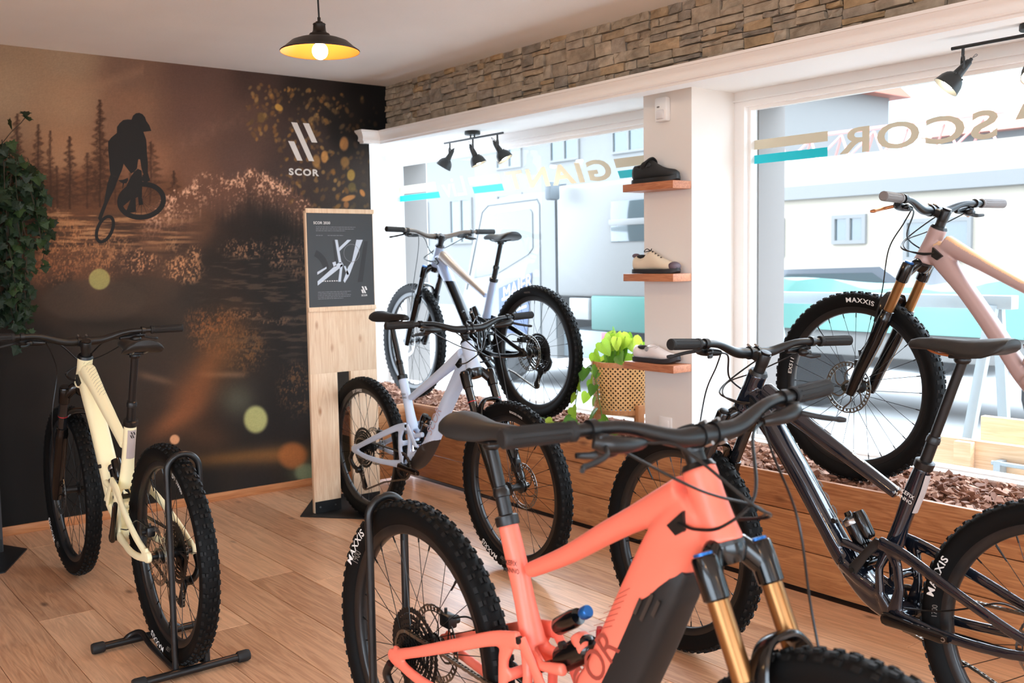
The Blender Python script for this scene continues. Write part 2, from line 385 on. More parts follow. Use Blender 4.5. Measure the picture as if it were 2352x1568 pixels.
# ---- windows
GLASS_HAZE = 0.025      # veiling glare over the panes, put in as a translucent share
def glass_mat():
    m = bpy.data.materials.new('shop_glass'); m.use_nodes = True; N = m.node_tree.nodes; L = m.node_tree.links; N.clear()
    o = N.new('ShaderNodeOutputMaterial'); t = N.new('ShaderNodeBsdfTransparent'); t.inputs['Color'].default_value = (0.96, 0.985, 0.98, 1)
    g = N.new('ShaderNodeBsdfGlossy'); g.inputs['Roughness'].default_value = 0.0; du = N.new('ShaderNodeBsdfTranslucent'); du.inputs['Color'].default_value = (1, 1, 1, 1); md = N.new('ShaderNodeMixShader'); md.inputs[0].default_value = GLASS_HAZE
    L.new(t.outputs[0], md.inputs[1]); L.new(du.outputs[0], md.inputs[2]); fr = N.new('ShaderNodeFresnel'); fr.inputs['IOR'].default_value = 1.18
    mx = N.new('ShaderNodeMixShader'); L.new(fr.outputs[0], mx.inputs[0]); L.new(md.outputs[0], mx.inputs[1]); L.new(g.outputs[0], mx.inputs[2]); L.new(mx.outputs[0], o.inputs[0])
    return m
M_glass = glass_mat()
M_stkb = mat('sticker_beige', (206, 200, 178), 0.6); M_stkc = mat('sticker_cyan', (0, 196, 214), 0.5)
def window(name, x0, x1, jl, jr):
    z0, z1 = 0.456, 2.045
    f = MB(); f.box((jl, FR, z1), (jr, GL+0.04, SOF)); f.box((jl, FR-0.035, 0.38), (jr, GL+0.04, z0)); f.box((jl, FR, z0), (x0, GL+0.04, z1)); f.box((x1, FR, z0), (jr, GL+0.04, z1))
    w = struct(f.obj(name, M_frame))
    b = MB(); t = 0.016                                                        # glazing bead
    b.box((x0, GL-0.03, z1-t), (x1, GL-0.004, z1)); b.box((x0, GL-0.03, z0), (x1, GL-0.004, z0+t)); b.box((x0, GL-0.03, z0+t), (x0+t, GL-0.004, z1-t)); b.box((x1-t, GL-0.03, z0+t), (x1, GL-0.004, z1-t))
    b.obj('glazing_bead', M_frame, w)
    l = MB(); l.box((jl, FR-0.012, 2.07), (jr, FR-0.0005, 2.078)); l.obj('head_rib', M_frame, w)
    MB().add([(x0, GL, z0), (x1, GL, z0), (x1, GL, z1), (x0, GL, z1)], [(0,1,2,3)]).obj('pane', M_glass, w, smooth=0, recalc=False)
    return w
WIN1 = window('window_1', -0.875, 1.93, -0.96, 1.976)
WIN2 = window('window_2', 2.343, 5.19, 2.284, 5.25)
WIN3 = window('window_3', 5.68, 8.54, 5.62, XR)
f = MB()                                                                     # unseen window added in the right-hand wall for fill light
f.box((XR+.02, -5.8, .35), (XR+.08, -5.74, 2.25)); f.box((XR+.02, -1.46, .35), (XR+.08, -1.4, 2.25)); f.box((XR+.02, -3.63, .35), (XR+.08, -3.57, 2.25)); f.box((XR+.02, -5.74, .35), (XR+.08, -1.46, .41)); f.box((XR+.02, -5.74, 2.19), (XR+.08, -1.46, 2.25))
FILL_WIN4 = struct(f.obj('fill_window_4', M_frame)); MB().add([(XR+.05, -5.74, .41), (XR+.05, -1.46, .41), (XR+.05, -1.46, 2.19), (XR+.05, -5.74, 2.19)], [(0,1,2,3)]).obj('pane', M_glass, FILL_WIN4, smooth=0, recalc=False)
f = MB()                                                                     # unseen glazing added in the back wall for fill light
for x in (4.0, 5.3, 6.6, 7.94): f.box((x, YB-.08, .35), (x+.06, YB-.02, 2.25))
f.box((4.06, YB-.08, .35), (7.94, YB-.02, .41)); f.box((4.06, YB-.08, 2.19), (7.94, YB-.02, 2.25))
f2 = MB(); f2.box((RL[0], RL[2], CEIL+.10), (RL[1], RL[2]+.06, CEIL+.16)); f2.box((RL[0], RL[3]-.06, CEIL+.10), (RL[1], RL[3], CEIL+.16))
for x in np.linspace(RL[0], RL[1]-.06, 5): f2.box((x, RL[2], CEIL+.10), (x+.06, RL[3], CEIL+.16))
FILL_WIN6 = struct(f2.obj('fill_rooflight_6', M_frame)); MB().add([(RL[0], RL[2], CEIL+.13), (RL[1], RL[2], CEIL+.13), (RL[1], RL[3], CEIL+.13), (RL[0], RL[3], CEIL+.13)], [(0,1,2,3)]).obj('pane', M_glass, FILL_WIN6, smooth=0, recalc=False)  # frame and pane of the added rooflight, out of view
FILL_WIN5 = struct(f.obj('fill_window_5', M_frame)); MB().add([(4.06, YB-.05, .41), (7.94, YB-.05, .41), (7.94, YB-.05, 2.19), (4.06, YB-.05, 2.19)], [(0,1,2,3)]).obj('pane', M_glass, FILL_WIN5, smooth=0, recalc=False)
def quad(m, x0, x1, zl0, zl1, zr0, zr1, sh=0.0, mi=0):
    Y = GL-0.003; m.add([(x0, Y, zl0), (x1, Y, zr0), (x1-sh, Y, zr1), (x0-sh, Y, zl1)], [(0,1,2,3)], mi)
# vinyl lettering on the panes (written to be read from the street)
def sticker(win, nm, m, col): return m.obj(nm, col, win, smooth=0, recalc=False)
YS = GL-0.003
def bar(x0, x1, z0, z1, sl=0.0, sr=0.0): return [(x0+sl, YS, z0), (x1+sr, YS, z0), (x1, YS, z1), (x0, YS, z1)]
for win, lst, c, nm in ((WIN1, [(-0.866, -0.395, 1.832, 1.889, 0, .016), (0.0, 0.34, 1.838, 1.889, .02, .02), (1.39, 1.93, 1.836, 1.887, .02, 0)], M_stkb, 'beige_stripe'),
                        (WIN1, [(-0.866, -0.352, 1.777, 1.820, 0, .018), (0.046, 0.368, 1.780, 1.824, .022, .022), (1.42, 1.93, 1.777, 1.819, .02, 0)], M_stkc, 'cyan_stripe'),
                        (WIN2, [(2.358, 2.764, 1.844, 1.889, 0, 0)], M_stkb, 'beige_stripe'), (WIN2, [(2.358, 2.764, 1.777, 1.818, 0, 0)], M_stkc, 'cyan_stripe')):
    for b_ in lst: sticker(win, nm, MB().add(bar(*b_), [(0,1,2,3)]), c)
def vinyl(win, s, cx_, wid, z0, z1, bold, shear):
    vs, fs = text2d(s, 1.0, bold, shear); xs_ = [v[0] for v in vs]; ys_ = [v[1] for v in vs]
    sx = wid/(max(xs_)-min(xs_)); sz = (z1-z0)/(max(ys_)-min(ys_)); xm = (max(xs_)+min(xs_))/2
    sticker(win, 'lettering', MB().add([(cx_-(x-xm)*sx, YS, z0+(yy-min(ys_))*sz) for x, yy in vs], fs), M_stkb)
vinyl(WIN1, 'GIANT', 0.88, 0.98, 1.775, 1.897, 0.03, 0.25)
vinyl(WIN1, 'Liv', -0.165, 0.30, 1.775, 1.905, 0.0, 0.3)
vinyl(WIN2, 'SCOR', 3.175, 0.70, 1.778, 1.890, 0.02, 0.0)
lg = MB()
for (a, b_, c, d) in ((3.69, 3.73, 1.895, 1.775), (3.62, 3.66, 1.895, 1.84), (3.72, 3.76, 1.83, 1.775)): lg.add([(a, YS, c), (b_, YS, c), (b_-(c-d)*0.5, YS, d), (a-(c-d)*0.5, YS, d)], [(0,1,2,3)])
sticker(WIN2, 'logo_bars', lg, M_stkb)
# ================================================================== MURAL PRINT (flat print on the left wall)
# layout coordinates of the print: (p, q), tied to wall metres (Y, z) by one fixed plane map
HM = np.array([[393.70042, -20.63581, 914.63575], [52.69615, -365.7012, 1080.67192], [0.09572, -0.01264, 1.0]])
HI = np.linalg.inv(HM)
def lay(Y, Z):
    d = HM[2,0]*Y+HM[2,1]*Z+HM[2,2]; return (HM[0,0]*Y+HM[0,1]*Z+HM[0,2])/d, (HM[1,0]*Y+HM[1,1]*Z+HM[1,2])/d
def unlay(p, q):
    v = HI @ np.array([p, q, 1.0]); return v[0]/v[2], v[1]/v[2]
def vnoise(x, y, seed=0):
    r = np.random.default_rng(seed); T = r.random((256, 256)); xi = np.floor(x).astype(int); yi = np.floor(y).astype(int)
    fx, fy = x-xi, y-yi; fx = fx*fx*(3-2*fx); fy = fy*fy*(3-2*fy); a = T[xi % 256, yi % 256]; b = T[(xi+1) % 256, yi % 256]; c = T[xi % 256, (yi+1) % 256]; d = T[(xi+1) % 256, (yi+1) % 256]
    return (a*(1-fx)+b*fx)*(1-fy)+(c*(1-fx)+d*fx)*fy
def fbm(x, y, o=4, seed=0): return sum(vnoise(x*2**i, y*2**i, seed+i)*0.5**i for i in range(o))/sum(0.5**i for i in range(o))
def sst(a, b, x): t = np.clip((x-a)/(b-a), 0, 1); return t*t*(3-2*t)
NY, NZ = 620, 520
ys = np.linspace(-3.3, 0.0, NY+1); zs = np.linspace(0.046, CEIL, NZ+1)
Yg, Zg = np.meshgrid(ys, zs); P_, Q_ = lay(Yg, Zg)
ctl = np.array([(0,110,138,108,84),(150,130,142,112,88),(300,150,112,80,64),(450,160,92,64,54),(600,170,66,46,39),(700,200,40,30,26),(850,200,14,12,11),(0,200,146,114,88),(150,230,150,112,84),(300,250,128,88,66),(450,260,100,68,56),(560,300,86,60,50),(700,330,62,46,41),(800,300,26,21,19),(870,280,10,9,9),
(-150,150,130,100,76),(-150,400,120,84,60),(-150,700,50,36,28),(-150,1100,14,12,10),(150,350,150,105,75),(350,380,134,88,64),(450,400,115,76,58),(550,380,92,64,54),(650,420,70,52,46),(760,440,60,48,43),(830,420,58,50,46),(830,500,52,46,42),(760,520,54,45,41),
(100,450,104,64,43),(200,450,110,66,42),(400,450,118,74,50),(500,440,100,66,52),(600,450,80,55,44),(680,480,58,44,39),(150,520,120,76,50),(250,540,92,60,42),(350,520,116,74,50),(450,500,108,70,50),(550,510,58,42,35),(640,520,36,30,28),(690,560,48,39,34),
(100,600,100,62,42),(200,620,92,58,40),(300,600,70,48,37),(400,610,80,54,40),(500,600,50,39,33),(600,600,43,36,32),(690,620,48,38,32),(150,680,50,36,27),(300,680,58,43,33),(450,680,50,39,32),(600,680,40,33,29),(700,680,38,32,29),
(100,800,32,24,19),(250,780,46,35,27),(400,760,54,41,32),(520,760,58,43,32),(600,740,56,41,32),(700,760,36,31,28),(60,900,22,17,14),(150,900,30,23,18),(350,900,52,39,31),(450,880,66,46,34),(560,860,58,44,33),(690,880,50,41,34),
(60,1050,16,13,11),(200,1050,20,16,13),(400,1020,46,34,26),(480,980,56,38,28),(600,980,32,27,22),(690,1000,42,35,28),(30,1180,14,12,10),(250,1150,20,17,14),(450,1120,24,21,18),(560,1060,42,31,22),(650,1060,54,39,27),(715,1085,74,78,62),(580,1100,32,29,24),(690,1110,40,38,32)], float)
num = np.zeros(P_.shape+(3,)); den = np.zeros(P_.shape)
wp = P_+14*(fbm(P_/60, Q_/60, 3, 40)-.5); wq = Q_+26*(fbm(P_/50, Q_/50, 3, 50)-.5)
for c in ctl:
    w = 1.0/(((wp-c[0])**2+(wq-c[1])**2)+160.0)**1.7; num += w[..., None]*c[2:5]; den += w
C_ = num/den[..., None]
def mixc(col, a):
    global C_
    a = np.clip(a, 0, 1)[..., None]; C_ = C_*(1-a)+np.array(col, float)*a
# hill ridges
r1 = 250-0.42*(P_-300)+26*fbm(P_/90, Q_*0, 3, 3); mixc((150, 108, 82), 0.35*np.exp(-((Q_-(205-0.35*(P_-200)))/14)**2)*(P_ > 150)*(P_ < 330))
mixc((140, 96, 76), 0.28*np.exp(-((Q_-(330-0.45*(P_-420)))/26)**2)*sst(360, 430, P_)*sst(620, 540, P_)*fbm(P_/14, Q_/14, 3, 9)*1.6)
# conifers
trees = [(229, 228, 475, 42, .85), (88, 285, 480, 34, .7), (160, 312, 480, 36, .75), (115, 300, 480, 24, .6), (345, 325, 470, 46, .62), (400, 392, 470, 26, .7), (200, 350, 480, 40, .6), (40, 260, 480, 40, .7), (265, 360, 470, 34, .5), (-60, 250, 480, 60, .7), (300, 395, 470, 30, .5), (130, 380, 480, 30, .55)]
mixc((92, 57, 38), 0.55*sst(385, 440, Q_+30*(fbm(P_/25, Q_/25, 3, 5)-.5))*sst(500, 470, Q_)*sst(440, 380, P_))
for i, (tx, t0, t1, hw, al) in enumerate(trees):
    t = np.clip((Q_-t0)/(t1-t0), 0, 1); dx = np.abs(P_-tx-4*(fbm(Q_/60, Q_*0, 2, 300+i)-.5))
    tier = 0.5+0.5*np.sin(Q_*(0.36+.05*(i % 3))+7*fbm(Q_/30, P_*0, 2, 310+i)+1.2*np.sign(P_-tx)); wdt = hw*(0.10+0.90*t**0.85)*(0.40+0.60*tier)*(0.65+0.7*fbm(P_/30, Q_/11, 2, 320+i))
    den = fbm(P_/6, Q_/4, 3, 90+i); edge = sst(1.25, 0.55, dx/np.maximum(wdt, 1.2))*(0.45+0.75*sst(0.36, 0.6, den))
    mixc((66, 41, 28), al*np.clip(edge, 0, 1)*(Q_ > t0)*sst(t1+25, t1-40, Q_)); mixc((56, 35, 25), 0.8*al*sst(3.2, 1.2, dx)*(Q_ > t0)*(Q_ < t1))
# sunlit ground streaks
st = fbm(P_/70, Q_/5, 4, 21); mixc((176, 122, 82), 0.75*sst(0.52, 0.66, st)*sst(470, 495, Q_)*sst(585, 545, Q_)*sst(60, 110, P_)*sst(480, 380, P_)); mixc((40, 30, 25), 0.5*sst(0.50, 0.40, st)*sst(480, 510, Q_)*sst(600, 560, Q_)*sst(480, 400, P_))
# bush of light grasses
top = np.interp(P_, [300, 340, 380, 430, 470, 520, 555, 575, 600, 640, 670, 700, 720], [500, 478, 452, 430, 402, 412, 398, 382, 398, 412, 432, 455, 470])
top = top+30*(fbm(P_/5, Q_*0+3, 3, 31)-0.5)+14*(fbm(P_/2.2, Q_*0+9, 2, 35)-0.5); m_ = sst(top-8, top+8, Q_)*sst(300, 380, P_)*sst(730, 700, P_)
gr = fbm(P_/3.0, Q_/4.6, 4, 33)*0.65+fbm(P_/26, Q_/22, 2, 36)*0.35; mixc((104, 68, 52), 0.65*m_*sst(top+120, top+40, Q_)); mixc((206, 146, 114), 0.9*m_*sst(0.50, 0.66, gr)*sst(top+105, top+10, Q_)); mixc((232, 176, 142), 0.65*m_*sst(0.62, 0.72, gr)*sst(top+70, top+5, Q_))
mixc((38, 31, 28), 0.92*m_*sst(top+25, top+120, Q_+22*(fbm(P_/18, Q_/18, 3, 77)-.5))*sst(400, 640, P_+60*(fbm(P_/40, Q_/30, 3, 78)-.5)))
# plants catching light
def patch(px_, py_, rx, ry, col, a, s=(2.6, 4.6), th=(0.49, 0.66), seed=0):
    wx = 26*(fbm(P_/24, Q_/24, 3, 400+seed)-.5); wy = 26*(fbm(P_/24, Q_/24, 3, 440+seed)-.5); d = ((P_-px_+wx)/rx)**2+((Q_-py_+wy)/ry)**2; mixc(col, 0.85*a*sst(1.3, 0.1, d)*sst(th[0], th[1], 0.7*fbm(P_/s[0], Q_/s[1], 3, 200+seed)+0.3*fbm(P_/16, Q_/14, 2, 260+seed)))
for i, a in enumerate([(160,560,95,60,(196,126,80),.8),(230,600,60,45,(190,120,76),.7),(320,600,55,32,(214,142,98),.9),(265,570,40,28,(190,126,84),.7),(420,620,50,34,(220,146,98),.9),(445,590,18,30,(220,150,104),.8),(385,560,30,22,(180,124,86),.6),(560,575,60,26,(196,134,96),.7),(650,580,40,40,(190,130,96),.7),(120,610,70,50,(170,100,62),.7),
      (500,760,70,60,(190,110,58),.6),(560,800,60,60,(170,104,54),.55),(470,740,50,40,(176,96,50),.6),(680,890,50,70,(176,110,62),.5),(560,720,60,14,(196,128,84),.6),(640,735,60,10,(150,104,76),.6),(110,500,60,30,(196,132,92),.5),(690,600,30,60,(170,116,86),.5)]): patch(*a, seed=i*7)
# stones on the bank, streaks of water grass
mixc((74, 56, 44), 0.55*sst(1.1, .7, ((P_-215)/125)**2+((Q_-690)/52)**2)); mixc((64, 49, 39), 0.5*sst(1.1, .7, ((P_-330)/85)**2+((Q_-668)/34)**2)); mixc((30, 24, 20), 0.5*np.exp(-((Q_-742)/16)**2)*sst(120, 180, P_)*sst(420, 330, P_))
s2 = fbm(P_/45, Q_/6, 4, 61); mixc((96, 72, 56), 0.5*sst(0.55, 0.7, s2)*sst(560, 600, Q_)*sst(860, 780, Q_)*sst(430, 520, P_))
mixc((120, 88, 68), 0.8*np.exp(-((Q_-860)/7)**2)*sst(440, 480, P_)*sst(580, 540, P_)); mixc((112, 80, 60), 0.6*np.exp(-((Q_-(862+0.25*(P_-330)))/9)**2)*sst(300, 340, P_)*sst(420, 370, P_))
# blurred foreground glow
def glow(px_, py_, rx, ry, ang, col, a, hard=0.0):
    c, s = math.cos(ang), math.sin(ang); dx, dy = P_-px_, Q_-py_; d = ((dx*c+dy*s)/rx)**2+((-dx*s+dy*c)/ry)**2
    mixc(col, a*(np.exp(-d) if hard == 0 else sst(1+hard, 1-hard, d)))
for g in [(470,860,110,34,-1.1,(150,82,44),.6),(400,965,70,26,-.6,(170,96,56),.6),(430,910,50,40,0,(140,78,44),.4),(520,800,60,90,.3,(120,76,40),.4),(540,1050,110,16,-.1,(140,90,42),.6),(640,1045,70,20,-.1,(150,94,46),.6),(700,1085,40,34,0,(110,116,88),.5),(545,920,40,38,0,(88,84,68),.7),(330,1075,40,18,0,(110,66,40),.5),(470,1000,60,30,.3,(100,62,38),.4)]: glow(*g)
for g in [(228,641,24,24,0,(158,142,82),.85,.18),(587,963,27,31,0,(186,176,112),.9,.4),(401,1009,11,11,0,(224,156,112),.9,.3),(672,1046,32,30,0,(176,100,52),.8,.6),(702,1085,25,20,0,(150,160,120),.5,.6)]: glow(*g)
# autumn leaves of the overhanging branch, out of focus
lr = np.random.default_rng(8)
for k in range(330):
    u = lr.random(); px_ = 565+300*lr.random()**0.9; py_ = 188+(px_-560)*0.12+270*lr.random()**1.3*(0.5 if px_ < 640 else 1.0)
    if px_ > 790 and lr.random() < .45: continue
    rx = lr.uniform(2.0, 5.0); glow(px_, py_, rx, rx*lr.uniform(1.0, 1.9), lr.uniform(-.9, .9), [(160,108,52),(140,92,46),(118,80,44),(170,124,70),(100,72,42)][k % 5], lr.uniform(.3, .7)*(0.5 if px_ > 800 else 1), .75)
for g in [(640,247,10,7,.6,(186,134,62),.9,.4),(600,270,9,12,0,(120,88,46),.7,.5),(745,360,8,14,0,(196,132,72),.8,.4),(726,370,9,15,0,(176,122,66),.7,.5),(792,372,10,12,0,(170,118,60),.6,.6),(790,330,10,16,0,(180,116,62),.7,.5),(806,402,9,13,0,(170,130,62),.8,.4),(808,430,9,11,0,(112,92,52),.7,.5),(800,455,16,6,-.3,(196,128,72),.8,.5),(832,443,5,9,-.5,(190,120,62),.8,.5),(795,470,6,8,0,(170,108,62),.7,.5)]: glow(*g)
# woven texture of the wallpaper
C_ *= (1+0.05*(fbm(P_/1.6, Q_/7, 2, 120)-0.5)+0.05*(fbm(P_/7, Q_/1.6, 2, 121)-0.5)+0.10*(rng.random(P_.shape)-0.5)*0.6)[..., None]
C_ = np.clip(C_, 0, 255)/255.0; CL = np.where(C_ <= 0.04045, C_/12.92, ((C_+0.055)/1.055)**2.4)
MURAL_GAIN = 1.2
CL = np.clip(CL*MURAL_GAIN*np.array([0.97, 1.10, 1.16]), 0, 0.9)
idx = np.arange((NY+1)*(NZ+1)).reshape(NZ+1, NY+1)
a, b, c, d = idx[:-1,:-1], idx[:-1,1:], idx[1:,1:], idx[1:,:-1]
keep = ~((Yg[:-1,:-1] > -0.152) & (Zg[:-1,:-1] < 2.083))
F = np.stack([a[keep], b[keep], c[keep], d[keep]], 1)
me = bpy.data.meshes.new('mural_print'); vv = np.stack([np.full(Yg.size, 0.0015), Yg.ravel(), Zg.ravel()], 1)
me.vertices.add(len(vv)); me.vertices.foreach_set('co', vv.ravel()); me.loops.add(F.size); me.loops.foreach_set('vertex_index', F.ravel().astype(np.int32))
me.polygons.add(len(F)); me.polygons.foreach_set('loop_start', np.arange(0, F.size, 4, dtype=np.int32)); me.update(calc_edges=True)
ca = me.color_attributes.new('print', 'FLOAT_COLOR', 'POINT'); ca.data.foreach_set('color', np.concatenate([CL.reshape(-1, 3), np.ones((CL.size//3, 1))], 1).ravel())
mm = bpy.data.materials.new('mural_print'); mm.use_nodes = True; nt = mm.node_tree; at = nt.nodes.new('ShaderNodeAttribute'); at.attribute_name = 'print'
nt.links.new(at.outputs['Color'], nt.nodes['Principled BSDF'].inputs['Base Color']); nt.nodes['Principled BSDF'].inputs['Roughness'].default_value = 0.7
nt.nodes['Principled BSDF'].inputs['Specular IOR Level'].default_value = 0.25
me.materials.append(mm); MUR = link('mural_print', me, WALL_L); MUR['label'] = 'brown forest photograph print of a rider in mid-air'
# crisp printed shapes: rider silhouette, logo, lettering
def wall_shape(polys, name, col, k=1):
    m = MB()
    for i_, pl in enumerate(polys):
        m.add([(0.0015+0.0006*k+0.00002*(i_ % 60), *unlay(p, q)) for p, q in pl], [tuple(range(len(pl)))])
    return m.obj(name, col, WALL_L, smooth=0, recalc=False)
def R_(pts, sc=4.7524, ox=190, oy=240): return [(ox+a/sc, oy+b/sc) for a, b in pts]
M_sil = mat('print_black', (22, 19, 17), 0.75)
rider = [R_([(530,165),(548,120),(580,95),(615,90),(650,105),(680,140),(692,180),(725,225),(748,288),(660,298),(690,380),(697,450),(700,540),(710,640),(708,740),(735,830),(690,850),(640,830),(650,770),(660,760),(640,700),(625,600),(605,596),(590,700),(560,735),(525,752),(500,720),(445,648),(425,720),(390,800),(345,780),(305,770),(292,720),(285,600),(275,480),(275,405),(310,360),(370,310),(372,245),(400,205),(440,170),(490,162)]),
         R_([(300,765),(390,800),(345,920),(300,1010),(260,1100),(215,1220),(190,1290),(165,1240),(190,1170),(230,1070),(250,960),(265,870)]),
         R_([(385,825),(440,820),(490,800),(495,825),(475,860),(450,860),(440,900),(430,930),(435,860),(400,840)]), R_([(560,735),(600,700),(640,720),(650,830),(640,1000),(660,1090),(610,1100),(600,1010),(575,1020),(580,1170),(520,1180),(470,1170),(520,1040),(440,1110),(400,1000),(470,900),(520,790)])]
def ringpoly(cx_, cy_, rx, ry, w, ang=0.0, n=40):
    out = []
    for i in range(n):
        t0, t1 = 2*PI*i/n, 2*PI*(i+1)/n; q = []
        for t, k in ((t0, 1), (t1, 1), (t1, 0), (t0, 0)):
            x, y = (rx-(0 if k else w))*math.cos(t), (ry-(0 if k else w))*math.sin(t)
            q.append((cx_+x*math.cos(ang)-y*math.sin(ang), cy_+x*math.sin(ang)+y*math.cos(ang)))
        out.append(R_(q))
    return out
rider += ringpoly(640, 1050, 268, 208, 56, -0.12)
rider += ringpoly(240, 1360, 96, 165, 36, 0.42)
for k in range(9):
    t = k*PI/9+0.2; rider.append(R_([(640+200*math.cos(t)-2, 1050+160*math.sin(t)), (640+200*math.cos(t)+2, 1050+160*math.sin(t)), (640-200*math.cos(t)+2, 1050-160*math.sin(t)), (640-200*math.cos(t)-2, 1050-160*math.sin(t))]))
wall_shape(rider, 'rider_silhouette', M_sil, 1)
M_prw = mat('print_white', (226, 220, 214), 0.6)
def L_(pts, sc=4.2368, ox=520, oy=150): return [(ox+a/sc, oy+b/sc) for a, b in pts]
wall_shape([L_([(628,553),(686,558),(852,933),(800,930)]), L_([(743,562),(800,565),(883,752),(828,750)]), L_([(598,736),(657,740),(739,928),(686,926)])], 'logo_bars', M_prw, 2)
y0, z0 = unlay(663, 395); y1, z1 = unlay(732, 397); vs, fs = text2d('SCOR', 1.0, 0.035); xs_ = [v[0] for v in vs]; yl = [v[1] for v in vs]
sx = (y1-y0)/(max(xs_)-min(xs_)); zt = unlay(698, 387.5)[1]; zb = unlay(698, 403.5)[1]; sz = (zt-zb)/(max(yl)-min(yl))
MB().add([(0.003, y0+(x-min(xs_))*sx, zb+(q-min(yl))*sz) for x, q in vs], fs).obj('lettering', M_prw, WALL_L, smooth=0, recalc=False)
# ================================================================== BICYCLES
RW = 0.372
M_rub = mat('tyre_rubber', (13, 13, 13), 0.6, spec=0.12)
M_knob = mat('tread_rubber', (20, 20, 20), 0.55, spec=0.2)
M_rim = mat('rim_black', (22, 22, 23), 0.35, spec=0.5)
M_rims = mat('rim_grey', (120, 124, 126), 0.35, metal=0.6)
M_alu = mat('aluminium', (176, 178, 180), 0.28, metal=1.0)
M_steel = mat('rotor_steel', (150, 148, 144), 0.3, metal=1.0)
M_blk = mat('satin_black', (14, 14, 15), 0.38, spec=0.5)
M_blkg = mat('gloss_black', (9, 9, 10), 0.18, spec=0.45, coat=0.15)
M_blkm = mat('matte_black', (19, 18, 18), 0.6)
M_grip = mat('grip_rubber', (19, 18, 18), 0.7)
M_gripg = mat('grip_grey', (120, 114, 112), 0.7)
M_sad = mat('saddle_cover', (25, 24, 23), 0.55, bump=(400, 0.15))
M_kash = mat('gold_stanchion', (146, 102, 60), 0.3, metal=0.8)
M_bstan = mat('black_stanchion', (24, 24, 26), 0.12, spec=0.7)
M_chain = mat('chain_metal', (122, 112, 100), 0.35, metal=0.9)
M_cas = mat('cassette_black', (36, 34, 33), 0.4, metal=0.6)
M_blue = mat('anodised_blue', (24, 92, 160), 0.3, metal=0.5)
M_red = mat('anodised_red', (170, 34, 40), 0.35, metal=0.4)
M_prt = mat('tyre_print', (226, 224, 220), 0.6)
M_prtd = mat('tyre_print_dim', (120, 112, 104), 0.6)
M_copper = mat('saddle_rail', (170, 110, 72), 0.3, metal=0.9)
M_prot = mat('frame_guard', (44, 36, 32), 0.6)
M_spoke = mat('spoke_black', (30, 30, 30), 0.35, metal=0.5)

def tire_y(r):   # sidewall half width at radius r
    return float(np.interp(r, [.311, .316, .324, .336, .348, .358, .364, .3665], [.0150, .0205, .0265, .0305, .0310, .0270, .0185, .0075]))
def tire_mesh():
    pr = [(r, tire_y(r)) for r in (.309, .311, .316, .324, .331, .336, .342, .348, .354, .358, .362, .364, .3665)]
    pr = pr+[(.3675, 0.0)]+[(r, -y) for r, y in reversed(pr)]
    return MB().lathe(pr, axis=(0,1,0), n=96, closed=True).mesh('tire', M_rub, 60)
def tread_mesh(np_=70):
    m = MB()
    def knob(t, y, r, lx, ly, h, tilt=0.0):
        er = V(math.cos(t), 0, math.sin(t)); et = V(-math.sin(t), 0, math.cos(t)); ey = V(0, 1, 0)
        n = nrm(er*math.cos(tilt)+ey*math.sin(tilt)); s = nrm(ey*math.cos(tilt)-er*math.sin(tilt)); c = er*r+ey*y
        q = []
        for k, z in ((1.0, -0.004), (0.84, h)):
            for a, b_ in ((-1,-1),(1,-1),(1,1),(-1,1)): q.append(c+n*z+et*a*lx*k+s*b_*ly*k)
        m.add(q, [(4,5,6,7),(0,1,5,4),(1,2,6,5),(2,3,7,6),(3,0,4,7)])
    for i in range(np_):
        t = 2*PI*i/np_; d = PI/np_
        if i % 2: knob(t, .0075, .3665, .0062, .0052, .0050); knob(t, -.0075, .3665, .0062, .0052, .0050)
        else: knob(t, .0055, .3668, .0075, .0040, .0050); knob(t, -.0055, .3668, .0075, .0040, .0050)
        for s in (1, -1):
            knob(t+d, s*.0225, .3600, .0085 if i % 2 else .0070, .0052, .0052, s*.72)
            if i % 2 == 0: knob(t+d, s*.0150, .3650, .0055, .0035, .0035, s*.35)
    return m.mesh('tread', M_knob, 0, recalc=False)
def rim_mesh(mt):
    pr = [(.286, .0), (.287, .009), (.291, .0135), (.304, .0155), (.313, .0158), (.3135, .0140), (.306, .0130), (.306, 0.0)]
    pr = pr+[(r, -y) for r, y in reversed(pr[1:-1])]
    return MB().lathe(pr, axis=(0,1,0), n=72, closed=True).mesh('rim', mt, 40)
def spoke_mesh():
    m = MB(); n = 28
    for i in range(n):
        s = 1 if i % 2 else -1; t = 2*PI*i/n; off = 0.72*(1 if (i//2) % 2 else -1)
        a = V(.026*math.cos(t+off), s*.030, .026*math.sin(t+off)); b_ = V(.288*math.cos(t), s*.003, .288*math.sin(t)); c = a+(b_-a)*.93
        m.tube([a, b_], .0011, 4, cap=False); m.tube([c, b_], .0022, 5)
    t = 0.9; m.tube([V(.284*math.cos(t), 0, .284*math.sin(t)), V(.238*math.cos(t), 0, .238*math.sin(t))], [.0030, .0022], 6)
    return m.mesh('spokes', M_spoke, 60)
def hub_mesh(rear):
    w = .072 if rear else .052
    pr = [(.0, -w), (.011, -w), (.011, -.040), (.030, -.033), (.030, -.029), (.016, -.022), (.014, 0), (.016, .022), (.030, .029), (.030, .033), (.024, .036), (.024, .044), (.011, .046), (.011, w), (0, w)]
    return MB().lathe(pr, axis=(0,1,0), n=20).mesh('hub', M_blk, 40)
